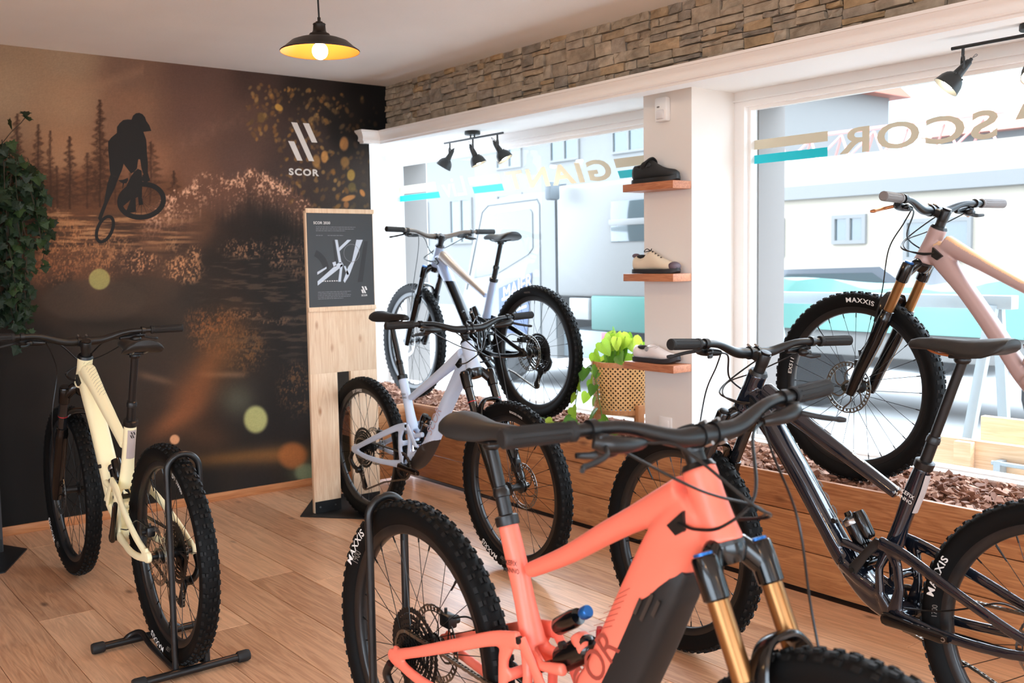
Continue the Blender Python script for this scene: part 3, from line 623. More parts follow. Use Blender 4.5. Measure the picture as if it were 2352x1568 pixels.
def rotor_mesh():
    m = MB(); y = .047; R0 = .100
    def arc(r0, r1, t0, t1, n=1):
        vs = []; 
        for yy in (y-.0009, y+.0009):
            for k in range(n+1):
                t = t0+(t1-t0)*k/n
                for r in (r0, r1): vs.append((r*math.cos(t), yy, r*math.sin(t)))
        o = 2*(n+1); fs = []
        for k in range(n):
            a = 2*k; fs += [(a, a+1, a+3, a+2), (o+a, o+a+2, o+a+3, o+a+1), (a, a+2, o+a+2, o+a), (a+1, o+a+1, o+a+3, a+3)]
        m.add(vs, fs)
    K = 36
    for k in range(K):
        t = 2*PI*k/K; arc(.0945+.0012*(k % 2), R0+.0010*(k % 2), t, t+2*PI/K); arc(.0820, .0855, t, t+2*PI/K); arc(.0855, .0945, t, t+PI/K*.9)
    for k in range(6):
        t = 2*PI*k/6; p0 = V(.024*math.cos(t), y, .024*math.sin(t)); p1 = V(.083*math.cos(t+.75), y, .083*math.sin(t+.75)); pm = V(.058*math.cos(t+.22), y, .058*math.sin(t+.22))
        m.tube(bez(p0, pm, pm, p1, 5), .0030, 4, b=.0008, side=(0,1,0))
    m.lathe([(.018, y-.0012), (.028, y-.0012), (.028, y+.0012), (.018, y+.0012)], axis=(0,1,0), n=24, closed=True)
    return m.mesh('rotor', M_steel, 40)
def cassette_mesh():
    m = MB(); teeth = [52, 44, 38, 32, 28, 24, 21, 18, 16, 14, 12, 10]
    for i, T in enumerate(teeth):
        r = T*.00202; y = -(.016+.0034*i); n = T; vs = []; fs = []
        for yy in (y-.0009, y+.0009):
            for k in range(n*2):
                t = PI*k/n; rr = r+(.0026 if k % 2 else -.0018); vs.append((rr*math.cos(t), yy, rr*math.sin(t)))
            for k in range(n*2):
                t = PI*k/n; vs.append(((r*.88 if i < 6 else .014)*math.cos(t), yy, (r*.88 if i < 6 else .014)*math.sin(t)))
        N2 = n*2
        for k in range(N2):
            l = (k+1) % N2; fs += [(k, l, N2+l, N2+k), (2*N2+k, 3*N2+k, 3*N2+l, 2*N2+l), (k, 2*N2+k, 2*N2+l, l)]
        m.add(vs, fs)
        if i < 6:
            for q in range(7):
                t = 2*PI*q/7+i*.1; m.tube([V(.015*math.cos(t), y, .015*math.sin(t)), V(r*.9*math.cos(t+.35), y, r*.9*math.sin(t+.35))], .004, 4, b=.0008, side=(0,1,0))
    m.lathe([(.0, -.012), (.018, -.012), (.018, -.055), (.0, -.058)], axis=(0,1,0), n=16)
    return m.mesh('cassette', M_cas, 30)
def side_text(mb, s, r0, a0, size, side, bold=.02, flip=False, mi=0, sx=1.0, lift=.0023):
    """text around the wheel; side=+1 left face, -1 right face; a0 centre angle"""
    def fn(x, y):
        x, y = (-x, -y) if flip else (x, y)
        r = r0+y; t = a0+side*x/r0*1.0; return (r*math.cos(t), side*((tire_y(r) if r > .312 else .0160)+lift), r*math.sin(t))
    vs, fs = text2d(s, size, bold)
    mb.add([fn(x*sx, y) for x, y in vs], fs, mi)
_mc = {}
def cached(k, fn):
    if k not in _mc: _mc[k] = fn()
    return _mc[k]
def print_mesh(side_marks):
    def mk():
        m = MB()
        for s, r0, a0, size, side, mi, flip, sx in side_marks: side_text(m, s, r0, math.radians(a0), size, side, .018 if mi == 0 else 0.0, flip, mi, sx)
        return m.mesh('tyre_print', [M_prt, M_prtd], 0, recalc=False)
    return mk
def wheel(parent, name, loc, rear, marks, rim_mat=None):
    rm = rim_mat or M_rim
    w = link(name, cached(('rim', rm.name), lambda: rim_mesh(rm)), parent); w.location = loc
    link('tire', cached('tire', tire_mesh), w); t = link('tread', cached('tread', tread_mesh), w); t['kind'] = 'stuff'
    link('spokes', cached('spokes', spoke_mesh), w)['kind'] = 'stuff'; link('hub', cached(('hub', rear), lambda: hub_mesh(rear)), w)
    link('brake_rotor', cached('rotor', rotor_mesh), w)
    if rear: link('cassette', cached('cassette', cassette_mesh), w)
    for mk in (marks or []): link('tyre_lettering', print_mesh([mk])(), w)
    return w

# -------- frames: swept tubes fused into one shell
def fuse(mb, name, mats, voxel, it, pick=None):
    ob = mb.obj(name, mats[0], None, smooth=0)
    r = ob.modifiers.new('r', 'REMESH'); r.mode = 'VOXEL'; r.voxel_size = voxel; r.use_smooth_shade = True
    s = ob.modifiers.new('s', 'SMOOTH'); s.factor = 0.5; s.iterations = it
    dg = bpy.context.evaluated_depsgraph_get(); me = bpy.data.meshes.new_from_object(ob.evaluated_get(dg)); me.name = name
    old = ob.data; bpy.data.objects.remove(ob); bpy.data.meshes.remove(old)
    return me
def paint(me, mats, pick):
    me = me.copy(); me.materials.clear()
    for m in mats: me.materials.append(m)
    n = len(me.polygons); me.polygons.foreach_set('use_smooth', [True]*n)
    if pick:
        co = np.empty(n*3); me.polygons.foreach_get('center', co); co = co.reshape(-1, 3); no = np.empty(n*3); me.polygons.foreach_get('normal', no); no = no.reshape(-1, 3)
        me.polygons.foreach_set('material_index', pick(co, no).astype(np.int32))
    me.update(); return me
HT0, HT1 = V(.926, 0, .972), V(.978, 0, .858)          # head tube top, bottom
AX = nrm(HT0-HT1); FW = V(AX[2], 0, -AX[0])            # steering axis (up), forward normal
SY = V(0, 1, 0)
def path(*pts): return [V(x, 0, z) for x, z in pts]
def main_frame(kind):
    m = MB()
    m.tube([HT0+AX*.004, HT0-AX*.05, HT1+AX*.02, HT1-AX*.004], [.0315, .031, .035, .0375], 20, b=[.0295, .029, .032, .0365], side=SY)
    if kind == 'ebike':
        tt = spline(path((.455, .682), (.58, .745), (.72, .828), (.90, .925)), 6); n = len(tt)
        m.tube(tt, list(np.interp(np.linspace(0, 1, n), [0, .3, .75, 1], [.017, .0195, .024, .036])), 16, b=list(np.interp(np.linspace(0, 1, n), [0, .4, .8, 1], [.021, .022, .028, .033])), side=SY, exp=2.4)
        dt = spline(path((.935, .905), (.865, .815), (.775, .66), (.70, .525), (.62, .43), (.50, .36)), 6); n = len(dt)
        m.tube(dt, list(np.interp(np.linspace(0, 1, n), [0, .15, .4, .75, 1], [.045, .056, .054, .055, .06])), 20, b=list(np.interp(np.linspace(0, 1, n), [0, .2, 1], [.034, .042, .043])), side=SY, exp=3.2)
        m.tube(path((.40, .345), (.46, .345), (.52, .36)), [.05, .062, .06], 18, b=[.04, .05, .05], side=SY, exp=3)
    else:
        tt = spline(path((.450, .678), (.56, .736), (.70, .81), (.90, .920)), 6); n = len(tt)
        m.tube(tt, list(np.interp(np.linspace(0, 1, n), [0, .3, .75, 1], [.0160, .0185, .023, .033])), 16, b=list(np.interp(np.linspace(0, 1, n), [0, .4, .8, 1], [.020, .021, .026, .031])), side=SY, exp=2.4)
        dt = spline(path((.940, .902), (.885, .835), (.82, .755), (.744, .655), (.672, .553), (.605, .462), (.525, .385), (.440, .345)), 6); n = len(dt)
        m.tube(dt, list(np.interp(np.linspace(0, 1, n), [0, .12, .3, .6, .75, .9, 1], [.040, .037, .029, .029, .033, .036, .034])), 20, b=list(np.interp(np.linspace(0, 1, n), [0, .2, .6, 1], [.031, .034, .035, .037])), side=SY, exp=2.8)
    st = spline(path((.376, .766), (.405, .688), (.440, .585), (.462, .520)), 5); n = len(st)
    m.tube(st, list(np.interp(np.linspace(0, 1, n), [0, .35, .6, 1], [.0225, .026, .023, .026])), 18, b=list(np.interp(np.linspace(0, 1, n), [0, .5, 1], [.0225, .0225, .030])), side=SY)
    # mast around the shock tunnel, cradle to the down tube, bottom bracket
    for s in (1, -1):
        m.tube([V(.462, s*.020, .525), V(.482, s*.034, .47), V(.476, s*.036, .40), V(.455, s*.03, .36)], [.018, .013, .014, .022], 12, b=[.014, .010, .011, .014], side=SY)
        m.tube([V(.470, s*.020, .512), V(.53, s*.034, .505), V(.60, s*.034, .52)], [.014, .011, .014], 12, b=[.012, .009, .012], side=SY)
        m.tube([V(.49, s*.034, .40), V(.545, s*.036, .425), V(.60, s*.034, .46)], [.020, .018, .02], 12, b=[.010, .010, .012], side=SY)
    m.cyl((.437, -.040, .345), (.437, .040, .345), .029, n=20)
    if kind == 'ebike': m.tube(path((.640, .565), (.602, .585)), [.022, .013], 12, b=[.03, .022], side=SY)
    return fuse(m, 'frame', [M_blk], .0042, 9)
def swing_arm():
    m = MB()
    for s in (1, -1):
        up = spline([V(0, s*.076, .374), V(.12, s*.079, .420), V(.27, s*.070, .480), (.39, s*.055, .527), (.474, s*.048, .546)], 4); n = len(up)
        m.tube(up, list(np.interp(np.linspace(0, 1, n), [0, .2, .7, 1], [.015, .0135, .0165, .020])), 14, b=list(np.interp(np.linspace(0, 1, n), [0, .5, 1], [.009, .0085, .009])), side=SY, exp=2.6)
        lo = spline([V(0, s*.076, .370), V(.10, s*.078, .353), V(.22, s*.070, .345), (.33, s*.055, .346), (.420, s*.046, .352)], 4); n = len(lo)
        m.tube(lo, list(np.interp(np.linspace(0, 1, n), [0, .2, .7, 1], [.015, .0130, .0145, .022])), 14, b=list(np.interp(np.linspace(0, 1, n), [0, .5, 1], [.009, .0085, .010])), side=SY, exp=2.6)
        m.tube([V(.440, s*.050, .542), V(.418, s*.049, .49), V(.412, s*.047, .43), V(.428, s*.046, .352)], [.024, .015, .014, .024], 12, b=.008, side=SY, exp=2.6)
        m.tube([V(0, s*.068, .372), V(0, s*.083, .372)], [.0185, .0185], 16)
        m.tube([V(.02, s*.076, .40), V(.012, s*.076, .35)], [.016, .013], 10, b=.007, side=SY)
    m.tube([V(.428, -.048, .455), V(.432, 0, .458), V(.428, .048, .455)], .013, 10)
    return fuse(m, 'swingarm', [M_blk], .0036, 5)
def xf(o, ang):
    """turn a part about the steering axis"""
    if abs(ang) < 1e-6: return
    M = Matrix.Translation(Vector(HT0)) @ Matrix.Rotation(ang, 4, Vector(AX)) @ Matrix.Translation(-Vector(HT0))
    o.matrix_local = M @ o.matrix_local
def prof_ell(x, w, top, th, n=16, drop=0.0, flat=2.0):
    return [(x, w*math.copysign(abs(math.cos(a))**(2/flat), math.cos(a)), (top-th/2)+(th/2)*math.sin(a)-drop*abs(math.cos(a))**2) for a in np.linspace(0, 2*PI, n, endpoint=False)]
def saddle_mesh():
    m = MB(); n = 18; st = []
    for x, w, top, th, dr in ((.145,.012,-.012,.012,.0),(.140,.017,-.005,.024,.002),(.120,.020,0,.030,.004),(.080,.023,.001,.032,.008),(.035,.030,-.001,.034,.012),(-.005,.044,-.002,.038,.018),(-.045,.060,.001,.040,.022),(-.080,.069,.004,.040,.022),(-.105,.070,.006,.036,.018),(-.120,.060,.006,.030,.012),(-.128,.042,.004,.018,.006)): st.append(prof_ell(x, w, top, th, n, dr, 2.4))
    vs = [p for r in st for p in r]; fs = [(i*n+k, i*n+(k+1) % n, (i+1)*n+(k+1) % n, (i+1)*n+k) for i in range(len(st)-1) for k in range(n)]
    fs += [tuple(range(n)), tuple((len(st)-1)*n+k for k in range(n-1, -1, -1))]; m.add(vs, fs); me = m.mesh('saddle', M_sad, 50); return me
def build_bike(P):
    root = thing('mountain_bike', P['label'], 'bicycle', P['loc'], P['rz'], 'mountain bikes on display')
    stg = P.get('steer', 0.0); E = P['kind'] == 'ebike'; marks = P.get('marks', {})
    FA = V(1.2565, 0, RW); g_ = []
    rw = wheel(root, 'rear_wheel', (0, 0, RW), True, marks.get('rear'), P.get('rim')); fw = wheel(root, 'front_wheel', tuple(FA), False, marks.get('front'), P.get('rim'))
    rw.rotation_euler = (0, P.get('ra', 0.3), 0); fw.rotation_euler = (0, P.get('fa', -0.4), 0); bpy.context.view_layer.update(); xf(fw, stg)
    fr = link('frame', paint(cached(('frame', P['kind']), lambda: main_frame(P['kind'])), P['mats'], P.get('pick')), root)
    sw = link('swingarm', paint(cached('swing', swing_arm), [P.get('swing_mat', P['mats'][0])], None), root)
    # --- frame fittings
    for k, (a, b_) in enumerate(((HT0+AX*.002, HT0+AX*.012), (HT1-AX*.003, HT1-AX*.012))): MB().cyl(a, b_, .0315+.005*k, .026+.010*k, 20).obj('headset', M_blk, fr)
    for s in (1, -1):
        q = MB().add([(.893, s*.036, .872), (.905, s*.040, .885), (.926, s*.036, .905), (.928, s*.036, .872), (.915, s*.036, .862)], [(0,1,2,3,4)]); q.prism([(.888, .874), (.925, .906), (.929, .873), (.908, .860)], lambda u, v, w, s=s: (u, s*(.030+w), v), .011); q.obj('cable_port', M_blk, fr)
    if False:
        gp = spline([V(.688, 0, .527), V(.64, 0, .455), V(.575, 0, .388), V(.50, 0, .345), V(.43, 0, .318)], 5); n = len(gp)
        MB().tube([p+V(.006, 0, -.006) for p in gp], list(np.interp(np.linspace(0, 1, n), [0, .3, .8, 1], [.017, .032, .030, .014])), 18, b=list(np.interp(np.linspace(0, 1, n), [0, .3, 1], [.033, .0385, .036])), side=SY, exp=2.6).obj('frame_guard', P.get('guard', M_prot), fr)
    if E:
        dt = spline(path((.905, .800), (.865, .755), (.800, .628), (.728, .498), (.67, .42), (.58, .36)), 6); n = len(dt)
        MB().tube(dt, list(np.interp(np.linspace(0, 1, n), [0, .05, .2, .85, 1], [.020, .030, .044, .046, .03])), 20, b=list(np.interp(np.linspace(0, 1, n), [0, .1, .3, 1], [.028, .036, .0435, .045])), side=SY, exp=4.0).obj('battery_cover', M_blkm, fr)
    # --- rocker links, pivots
    for s in (1, -1):
        y = s*.046; lk = MB()
        lk.tube([V(.476, y, .548), V(.515, y, .505), V(.556, y, .450)], [.015, .012, .016], 12, b=.006, side=SY, exp=2.4)
        lk = lk.obj('rocker_link', P.get('link_mat', P.get('swing_mat', P['mats'][0])), root)
    pv = MB()
    for s in (1, -1):
        for (x, z) in ((.476, .548), (.556, .450), (.428, .356), (.615, .58)): pv.cyl((x, s*.045, z), (x, s*.056, z), .008, n=12)
    pv.obj('pivot_bolts', M_blk, root)['kind'] = 'stuff'
    # --- shock
    a, b_ = (V(.648, 0, .577), V(.520, 0, .497)) if E else (V(.600, 0, .588), V(.527, 0, .470)); d = nrm(b_-a); nn = V(d[2], 0, -d[0]); nn = nn if nn[0] < 0 else -nn
    sh = MB(); sh.lathe([(0, -.012), (.010, -.012), (.012, .0), (.0235, .008), (.027 if E else .023, .02), (.028 if E else .023, .105 if E else .085), (.021, .112 if E else .090), (.0, .112 if E else .090)], a, d, 20); sh.cyl(a+d*.08, b_, .0095, n=12); sh.cyl(b_-V(0, .03, 0), b_+V(0, .03, 0), .010, n=12)
    sh = sh.obj('shock', M_blkg, root)
    rs = MB(); r0 = a-nn*.0+V(-nn[0], 0, -nn[2])*0; off = V(-.034, 0, .052) if E else V(-.028, 0, .016)
    p0, p1 = (a+off+d*.088, a+off-d*.01) if E else (a+off+d*.076, a+off-d*.004); rs.lathe([(0, -.004), (.014, -.002), (.0185, .006), (.0195, .06), (.017, .078), (.0, .08)], p0, nrm(p1-p0), 18); rs.obj('reservoir', M_blkg, sh)
    if P.get('shock_knob'): MB().lathe([(0, 0), (.012, 0), (.0135, .004), (.0135, .018), (.011, .021), (0, .021)], p1-nrm(p1-p0)*.004, nrm(p1-p0), 16).obj('adjuster', M_blue, sh); MB().cyl(a-d*.012+V(.008, 0, .012), a-d*.012+V(.012, 0, .036), .007, n=10).obj('rebound_knob', M_red, sh)
    else: MB().lathe([(.0255, .0), (.0262, .001), (.0262, .014), (.0255, .015)], a+d*.012, d, 20).obj('shock_band', M_alu, sh)
    # --- seatpost and saddle
    sd = nrm(V(.376-.462, 0, .766-.520)); c0 = V(.376, 0, .766); sz = P.get('sz', 1.065); L_ = (sz-.058-c0[2])/sd[2]
    MB().lathe([(.0, -.004), (.0255, -.004), (.0262, .0), (.0262, .016), (.021, .019), (0, .019)], c0, sd, 20).obj('seat_collar', M_blk, fr)
    lw = min(.085, L_*.42)
    sp = MB(); sp.cyl(c0, c0+sd*lw, .0158, n=18); sp.lathe([(.0158, 0), (.0185, .002), (.0185, .014), (.0165, .017), (.0165, .022), (.013, .024)], c0+sd*(lw-.014), sd, 18); sp.cyl(c0+sd*lw, c0+sd*L_, .0133, n=18)
    tp = c0+sd*L_; sp.ell(tp+V(0, 0, .004), (.022, .019, .014), 14, 8); sp.bbox(tp+V(-.024, -.026, .008), tp+V(.026, .026, .018), .003)
    sp = sp.obj('seatpost', M_blk, root)
    s0 = tp+V(.0, 0, .058)
    sa = link('saddle', cached('saddle', saddle_mesh), root); sa.location = s0; sa.rotation_euler = (0, P.get('stilt', 0.02), 0)
    rl = MB()
    for s in (1, -1): rl.tube(spline([V(.105, s*.008, -.018), V(.075, s*.016, -.034), V(.03, s*.021, -.042), V(-.045, s*.021, -.042), V(-.085, s*.030, -.028), V(-.105, s*.04, -.016)], 4), .0036, 8)
    rl.obj('saddle_rails', P.get('rail', M_blk), sa)
    # --- cockpit
    cb = HT0+AX*.050; BC = cb+FW*.046+V(0, 0, .0)
    stm = MB(); stm.cyl(HT0+AX*.012, HT0+AX*.034, .0178, n=20); stm.lathe([(0, -.020), (.0185, -.020), (.0195, -.016), (.0195, .018), (.018, .021), (0, .022)], cb, AX, 20)
    stm.tube([cb+FW*.008, cb+FW*.030], [.017, .016], 14, b=[.018, .021], side=SY, exp=3)
    for s in (1, -1): stm.tube([BC+V(0, s*.010, 0), BC+V(0, s*.022, 0)], .0205, 20)
    stm = stm.obj('stem', M_blk, root)
    tcp = MB().lathe([(0, .022), (.015, .022), (.0165, .024), (.0165, .028), (.0, .0285)], cb, AX, 18).obj('top_cap', M_blk, stm)
    bl = MB()
    for s in (1, -1):
        for q in (1, -1): bl.cyl(BC+V(0, s*.016, 0)+FW*.004+AX*q*.019, BC+V(0, s*.016, 0)+FW*.020+AX*q*.019, .0036, n=8)
    bl.obj('clamp_bolts', M_alu, stm)['kind'] = 'stuff'
    hw = .390; sec = [(-hw, -.052, .036), (-.26, -.034, .034), (-.17, -.018, .030), (-.085, -.003, .005), (-.04, 0, 0), (.04, 0, 0), (.085, -.003, .005), (.17, -.018, .030), (.26, -.034, .034), (hw, -.052, .036)]
    bp = spline([BC+V(dx, y, dz) for y, dx, dz in sec], 5); n = len(bp)
    br = [float(np.interp(abs(p[1]), [0, .045, .09, .16], [.0172, .0172, .0150, .0112])) for p in bp]
    hb = MB().tube(bp, br, 16).obj('handlebar', P.get('bar_mat', M_blk), root)
    def barpt(y): return V(*[float(np.interp(y, [p[1] for p in bp], [p[i] for p in bp])) for i in range(3)])
    for s in (1, -1):
        a, b_ = barpt(s*.262), barpt(s*hw); d = nrm(b_-a)
        gp = MB(); gp.lathe([(.0135, 0), (.0172, .001), (.0172, .010), (.0152, .012), (.0150, .030), (.0162, .07), (.0158, .115), (.0168, .122), (.0168, .128), (.0140, .131), (0, .131)], a, d, 20)
        for k in range(10):
            t = 2*PI*k/10; u = nrm(np.cross(d, V(0,0,1))); w = np.cross(d, u); o_ = (u*math.cos(t)+w*math.sin(t))*.0152; gp.tube([a+d*.016+o_, a+d*.118+o_*1.03], .0016, 4)
        gp = gp.obj('grip', P.get('grip_mat', M_grip), hb)
        cap = MB().lathe([(.0105, .1312), (.0105, .1322), (.0, .1325)], a, d, 16).obj('end_cap', P.get('cap_mat', M_blkm), gp) if False else None
        # brake lever: clamp, master cylinder, blade
        c = barpt(s*.232); mc = MB(); mc.tube([c+V(0, -s*.007, 0), c+V(0, s*.007, 0)], .0162, 16); e = c+V(.016, 0, -.014)
        mc.tube(spline([e+V(.002, s*.012, -.002), e+V(.014, -s*.012, -.008), e+V(.016, -s*.05, -.013), e+V(.010, -s*.088, -.016)], 4), [.011, .0130, .0145, .0150, .0150, .0148, .0145, .014, .013, .012, .011, .010, .0075], 12)
        mc.bbox(e+V(-.004, -.010, -.010), e+V(.016, .010, .010), .003)
        lv = mc.obj('brake_lever', M_blk, hb)
        bd = MB().tube(spline([e+V(.022, s*.004, -.010), e+V(.044, s*.022, -.016), e+V(.050, s*.050, -.022), e+V(.050, s*.072, -.026), e+V(.060, s*.084, -.028)], 5), [.0055]*11+[.0055, .005, .005, .0055, .006, .0065, .006, .0055, .005, .004][:10], 10, b=.004).obj('lever_blade', P.get('lever_mat', M_blkm), hb)
    # shifter and dropper paddle under the bar
    sf = MB(); c = barpt(-.205); sf.ell(c+V(.002, .0, -.034), (.020, .022, .014), 14, 8); sf.tube(spline([c+V(-.004, .006, -.040), c+V(-.020, -.012, -.046), c+V(-.030, -.040, -.044)], 4), [.007]*5+[.006, .006, .0055, .005][:4], 8, b=.005); sf.obj('shifter', M_blk, hb)
    dr = MB(); c = barpt(.205); dr.ell(c+V(.004, 0, -.026), (.012, .014, .010), 12, 8); dr.tube(spline([c+V(-.002, 0, -.030), c+V(-.022, .018, -.036), c+V(-.032, .040, -.036)], 4), .0055, 8, b=.004); dr.obj('dropper_lever', M_blk, hb)
    cbm = P.get('cable_mat', M_blk)
    lev = [barpt(s*.232)+V(.028, -s*.092, -.030) for s in (1, -1)]
    pL, pR = V(.915, .040, .884), V(.915, -.040, .884)
    def cab(pts, r=.0030, par=hb, nm='cable'):
        return MB().tube(spline(pts, 7), r, 6).obj(nm, cbm, par)
    cab([lev[0], lev[0]+V(.030, -.06, -.015), V(1.052, -.005, .950), V(1.030, -.055, .905), V(.965, -.050, .885), pR]); cab([lev[1], lev[1]+V(.030, .05, -.012), V(1.066, -.03, .945), V(1.040, .048, .905), V(.970, .048, .886), pL])
    cab([barpt(-.205)+V(.008, .018, -.036), V(1.02, -.10, .970), V(1.060, -.01, .935), V(1.02, .052, .90), V(.955, .050, .880), pL], .0025)
    # --- fork
    LO = FW*.014
    top = HT1-AX*.010; ck = MB()
    ck.tube([top, top-AX*.012, top-AX*.030], [.037, .036, .026], 18)
    for s in (1, -1):
        lt = HT1-AX*.033+LO+V(0, s*.066, 0)
        ck.tube(spline([top-AX*.006+V(0, s*.006, 0), top-AX*.006+FW*.003+V(0, s*.032, 0)+AX*.002, lt-AX*.026], 5), [.021]*6+[.021, .021, .021, .021, .021][:5], 14, b=.019)
        ck.lathe([(.0, .018), (.020, .018), (.0225, .014), (.0232, -.02), (.0228, -.052), (.020, -.055)], lt, AX, 18)
    fk = ck.obj('fork_crown', P.get('crown_mat', M_blkg), root); fg = [fk]
    axl = FA
    for s in (1, -1):
        lt = HT1-AX*.033+LO+V(0, s*.066, 0); lb = lt-AX*.30
        MB().lathe([(.0, .0185), (.0165, .0185), (.0165, .023), (.012, .0245), (0, .0245)], lt, AX, 16).obj('fork_cap', P.get('cap_mat', M_blk), fk)
        MB().cyl(lt-AX*.05, lb, .0183, n=18).obj('stanchion', P.get('stan_mat', M_bstan), fk)
    lw_ = MB()
    for s in (1, -1):
        lt = HT1-AX*.033+LO+V(0, s*.066, 0); ls = lt-AX*P.get('stroke', .178); ax_ = axl+V(0, s*.066, 0)-FW*.030
        lw_.lathe([(.0185, .004), (.0225, .003), (.0240, -.004), (.0240, -.020), (.0262, -.024), (.0262, -.04)], ls, AX, 18)
        q = [ls-AX*.03, ls-AX*.12, ax_+AX*.09, ax_+AX*.02, ax_-AX*.012]; lw_.tube(q, [.0262, .0262, .0235, .0215, .0180], 18)
        lw_.tube([ax_+AX*.02, ax_+FW*.018+AX*.006, axl+V(0, s*.060, 0)], [.018, .017, .014], 14, b=[.014, .011, .010], side=SY)
        lw_.tube([axl+V(0, s*.052, 0), axl+V(0, s*.072, 0)], .013, 14)
    ls0 = HT1-AX*.033+LO-AX*P.get('stroke', .178)
    arch = spline([ls0-AX*.055+V(0, .066, 0)+FW*.018, ls0+AX*.006+V(0, .060, 0)+FW*.030, ls0+AX*.046+V(0, .035, 0)+FW*.036, ls0+AX*.054+FW*.037, ls0+AX*.046+V(0, -.035, 0)+FW*.036, ls0+AX*.006+V(0, -.060, 0)+FW*.030, ls0-AX*.055+V(0, -.066, 0)+FW*.018], 5)
    lw_.tube(arch, .0085, 12, b=.020, side=tuple(FW), exp=2.6)
    lo = lw_.obj('fork_lowers', P.get('low_mat', M_blkg), root); fg.append(lo)
    cb_ = MB()                                                                 # front caliper on the left leg
    cc = axl+V(-.055, .050, .082); cb_.bbox(cc+V(-.020, -.014, -.030), cc+V(.020, .014, .030), .006); cb_.tube([cc+V(-.012, .006, .018), axl+V(-.060, .064, .15)], [.007, .006], 8); cb_.obj('brake_caliper', M_blk, lo)
    hose = cab([lev[0]+V(0, 0, -.002), lev[0]+V(.05, -.03, -.05), V(1.075, .075, .90), V(1.085, .098, .74), V(1.135, .090, .58), axl+V(-.060, .062, .14)], .0025, root, 'brake_hose'); fg.append(hose)
    if P.get('band'): MB().lathe([(.0185, 0), (.0192, .001), (.0192, .003), (.0185, .004)], HT1-AX*.033+LO+V(0, .066, 0)-AX*.12, AX, 16).obj('travel_ring', M_red, fk); MB().lathe([(.0185, 0), (.0192, .001), (.0192, .003), (.0185, .004)], HT1-AX*.033+LO+V(0, -.066, 0)-AX*.12, AX, 16).obj('travel_ring', M_red, fk)
    fg += [stm, hb]
    bpy.context.view_layer.update()
    for o in fg: xf(o, stg)
    # --- drivetrain
    bb = V(.437, 0, .345); ca = P.get('crank', 0.0)
    ck = MB(); y = -.049; T = 32; vs = []; fs = []
    for yy in (y-.0015, y+.0015):
        for k in range(T*2):
            t = PI*k/T; vs.append((.066*math.cos(t)*(1+(.028 if k % 2 else -.02))+bb[0], yy, .066*math.sin(t)*(1+(.028 if k % 2 else -.02))+bb[2]))
        for k in range(T*2):
            t = PI*k/T; vs.append((.052*math.cos(t)+bb[0], yy, .052*math.sin(t)+bb[2]))
    N2 = 2*T
    for k in range(N2):
        l = (k+1) % N2; fs += [(k, l, N2+l, N2+k), (2*N2+k, 3*N2+k, 3*N2+l, 2*N2+l), (k, 2*N2+k, 2*N2+l, l), (N2+k, N2+l, 3*N2+l, 3*N2+k)]
    ck.add(vs, fs)
    for k in range(5):
        t = 2*PI*k/5; ck.tube([bb+V(.016*math.cos(t), y, .016*math.sin(t)), bb+V(.056*math.cos(t), y, .056*math.sin(t))], .007, 8, b=.002, side=SY)
    crk = MB()
    for s, an in ((-1, ca), (1, ca+PI)):
        d = V(math.cos(an), 0, math.sin(an)); y = s*.066
        crk.tube([bb+V(0, y, 0)-d*.012, bb+V(0, y, 0), bb+V(0, y+s*.006, 0)+d*.08, bb+V(0, y+s*.012, 0)+d*.160, bb+V(0, y+s*.012, 0)+d*.180], [.016, .019, .014, .0145, .010], 14, b=[.009, .010, .008, .008, .007], side=SY, exp=2.8)
    crk.cyl(bb+V(0, -.075, 0), bb+V(0, .075, 0), .0145, n=14)
    crk = crk.obj('crankset', M_blkg, root); ck.obj('chainring', M_cas, crk)
    ed = MB()
    for s, an in ((-1, ca), (1, ca+PI)):
        d = V(math.cos(an), 0, math.sin(an)); c = bb+V(0, s*.078, 0)+d*.170; ed.lathe([(.004, 0), (.0062, 0), (.0062, .0075), (.004, .0075)], c, V(0, s, 0), 12, closed=True)
    ed.obj('pedal_threads', M_alu, crk)['kind'] = 'stuff'
    jk = [V(.012, -.046, .262), V(.052, -.046, .185)]; ax0 = V(0, -.046, RW)
    dm = MB(); dm.tube(spline([V(-.006, -.082, .352), V(-.030, -.080, .318), V(-.022, -.070, .282), V(.012, -.062, .262)], 4), [.011]*4+[.014, .016, .017, .017, .016, .015, .013, .012, .011][:9], 12, b=.010)
    dm.cyl((.012, -.072, .262), (.012, -.050, .262), .016, n=14)
    for yy in (-.0525, -.0395): dm.tube([V(.008, yy, .272), V(.034, yy, .222), V(.056, yy, .172)], [.018, .010, .016], 10, b=.0012, side=SY)
    dm = dm.obj('derailleur', M_blk, root)
    jm = MB()
    for c in jk:
        vs = []; fs = []; n = 24
        for yy in (-.0475, -.0445):
            for k in range(n): t = 2*PI*k/n; r = .0235 if k % 2 else .020; vs.append((c[0]+r*math.cos(t), yy, c[2]+r*math.sin(t)))
        for k in range(n): fs.append((k, (k+1) % n, n+(k+1) % n, n+k))
        fs += [tuple(range(n)), tuple(range(2*n-1, n-1, -1))]; jm.add(vs, fs)
    jm.obj('jockey_wheels', M_cas, dm)['kind'] = 'stuff'
    # chain: cassette (mid sprocket) -> ring -> lower run -> cage
    yr, yc = -.049, -.036; rc = .052; pts = []
    for t in np.linspace(PI*.5, -PI*.5, 14): pts.append(bb+V(.066*math.cos(t)*1.0, yr, .066*math.sin(t)))
    for t in np.linspace(-1.2, .2, 5): pass
    pts += [V(.25, -.046, .235), V(.056+.004, -.046, .163)]
    for t in np.linspace(-PI*.6, -PI*1.25, 6): pts.append(jk[1]+V(.022*math.cos(t), 0, .022*math.sin(t)))
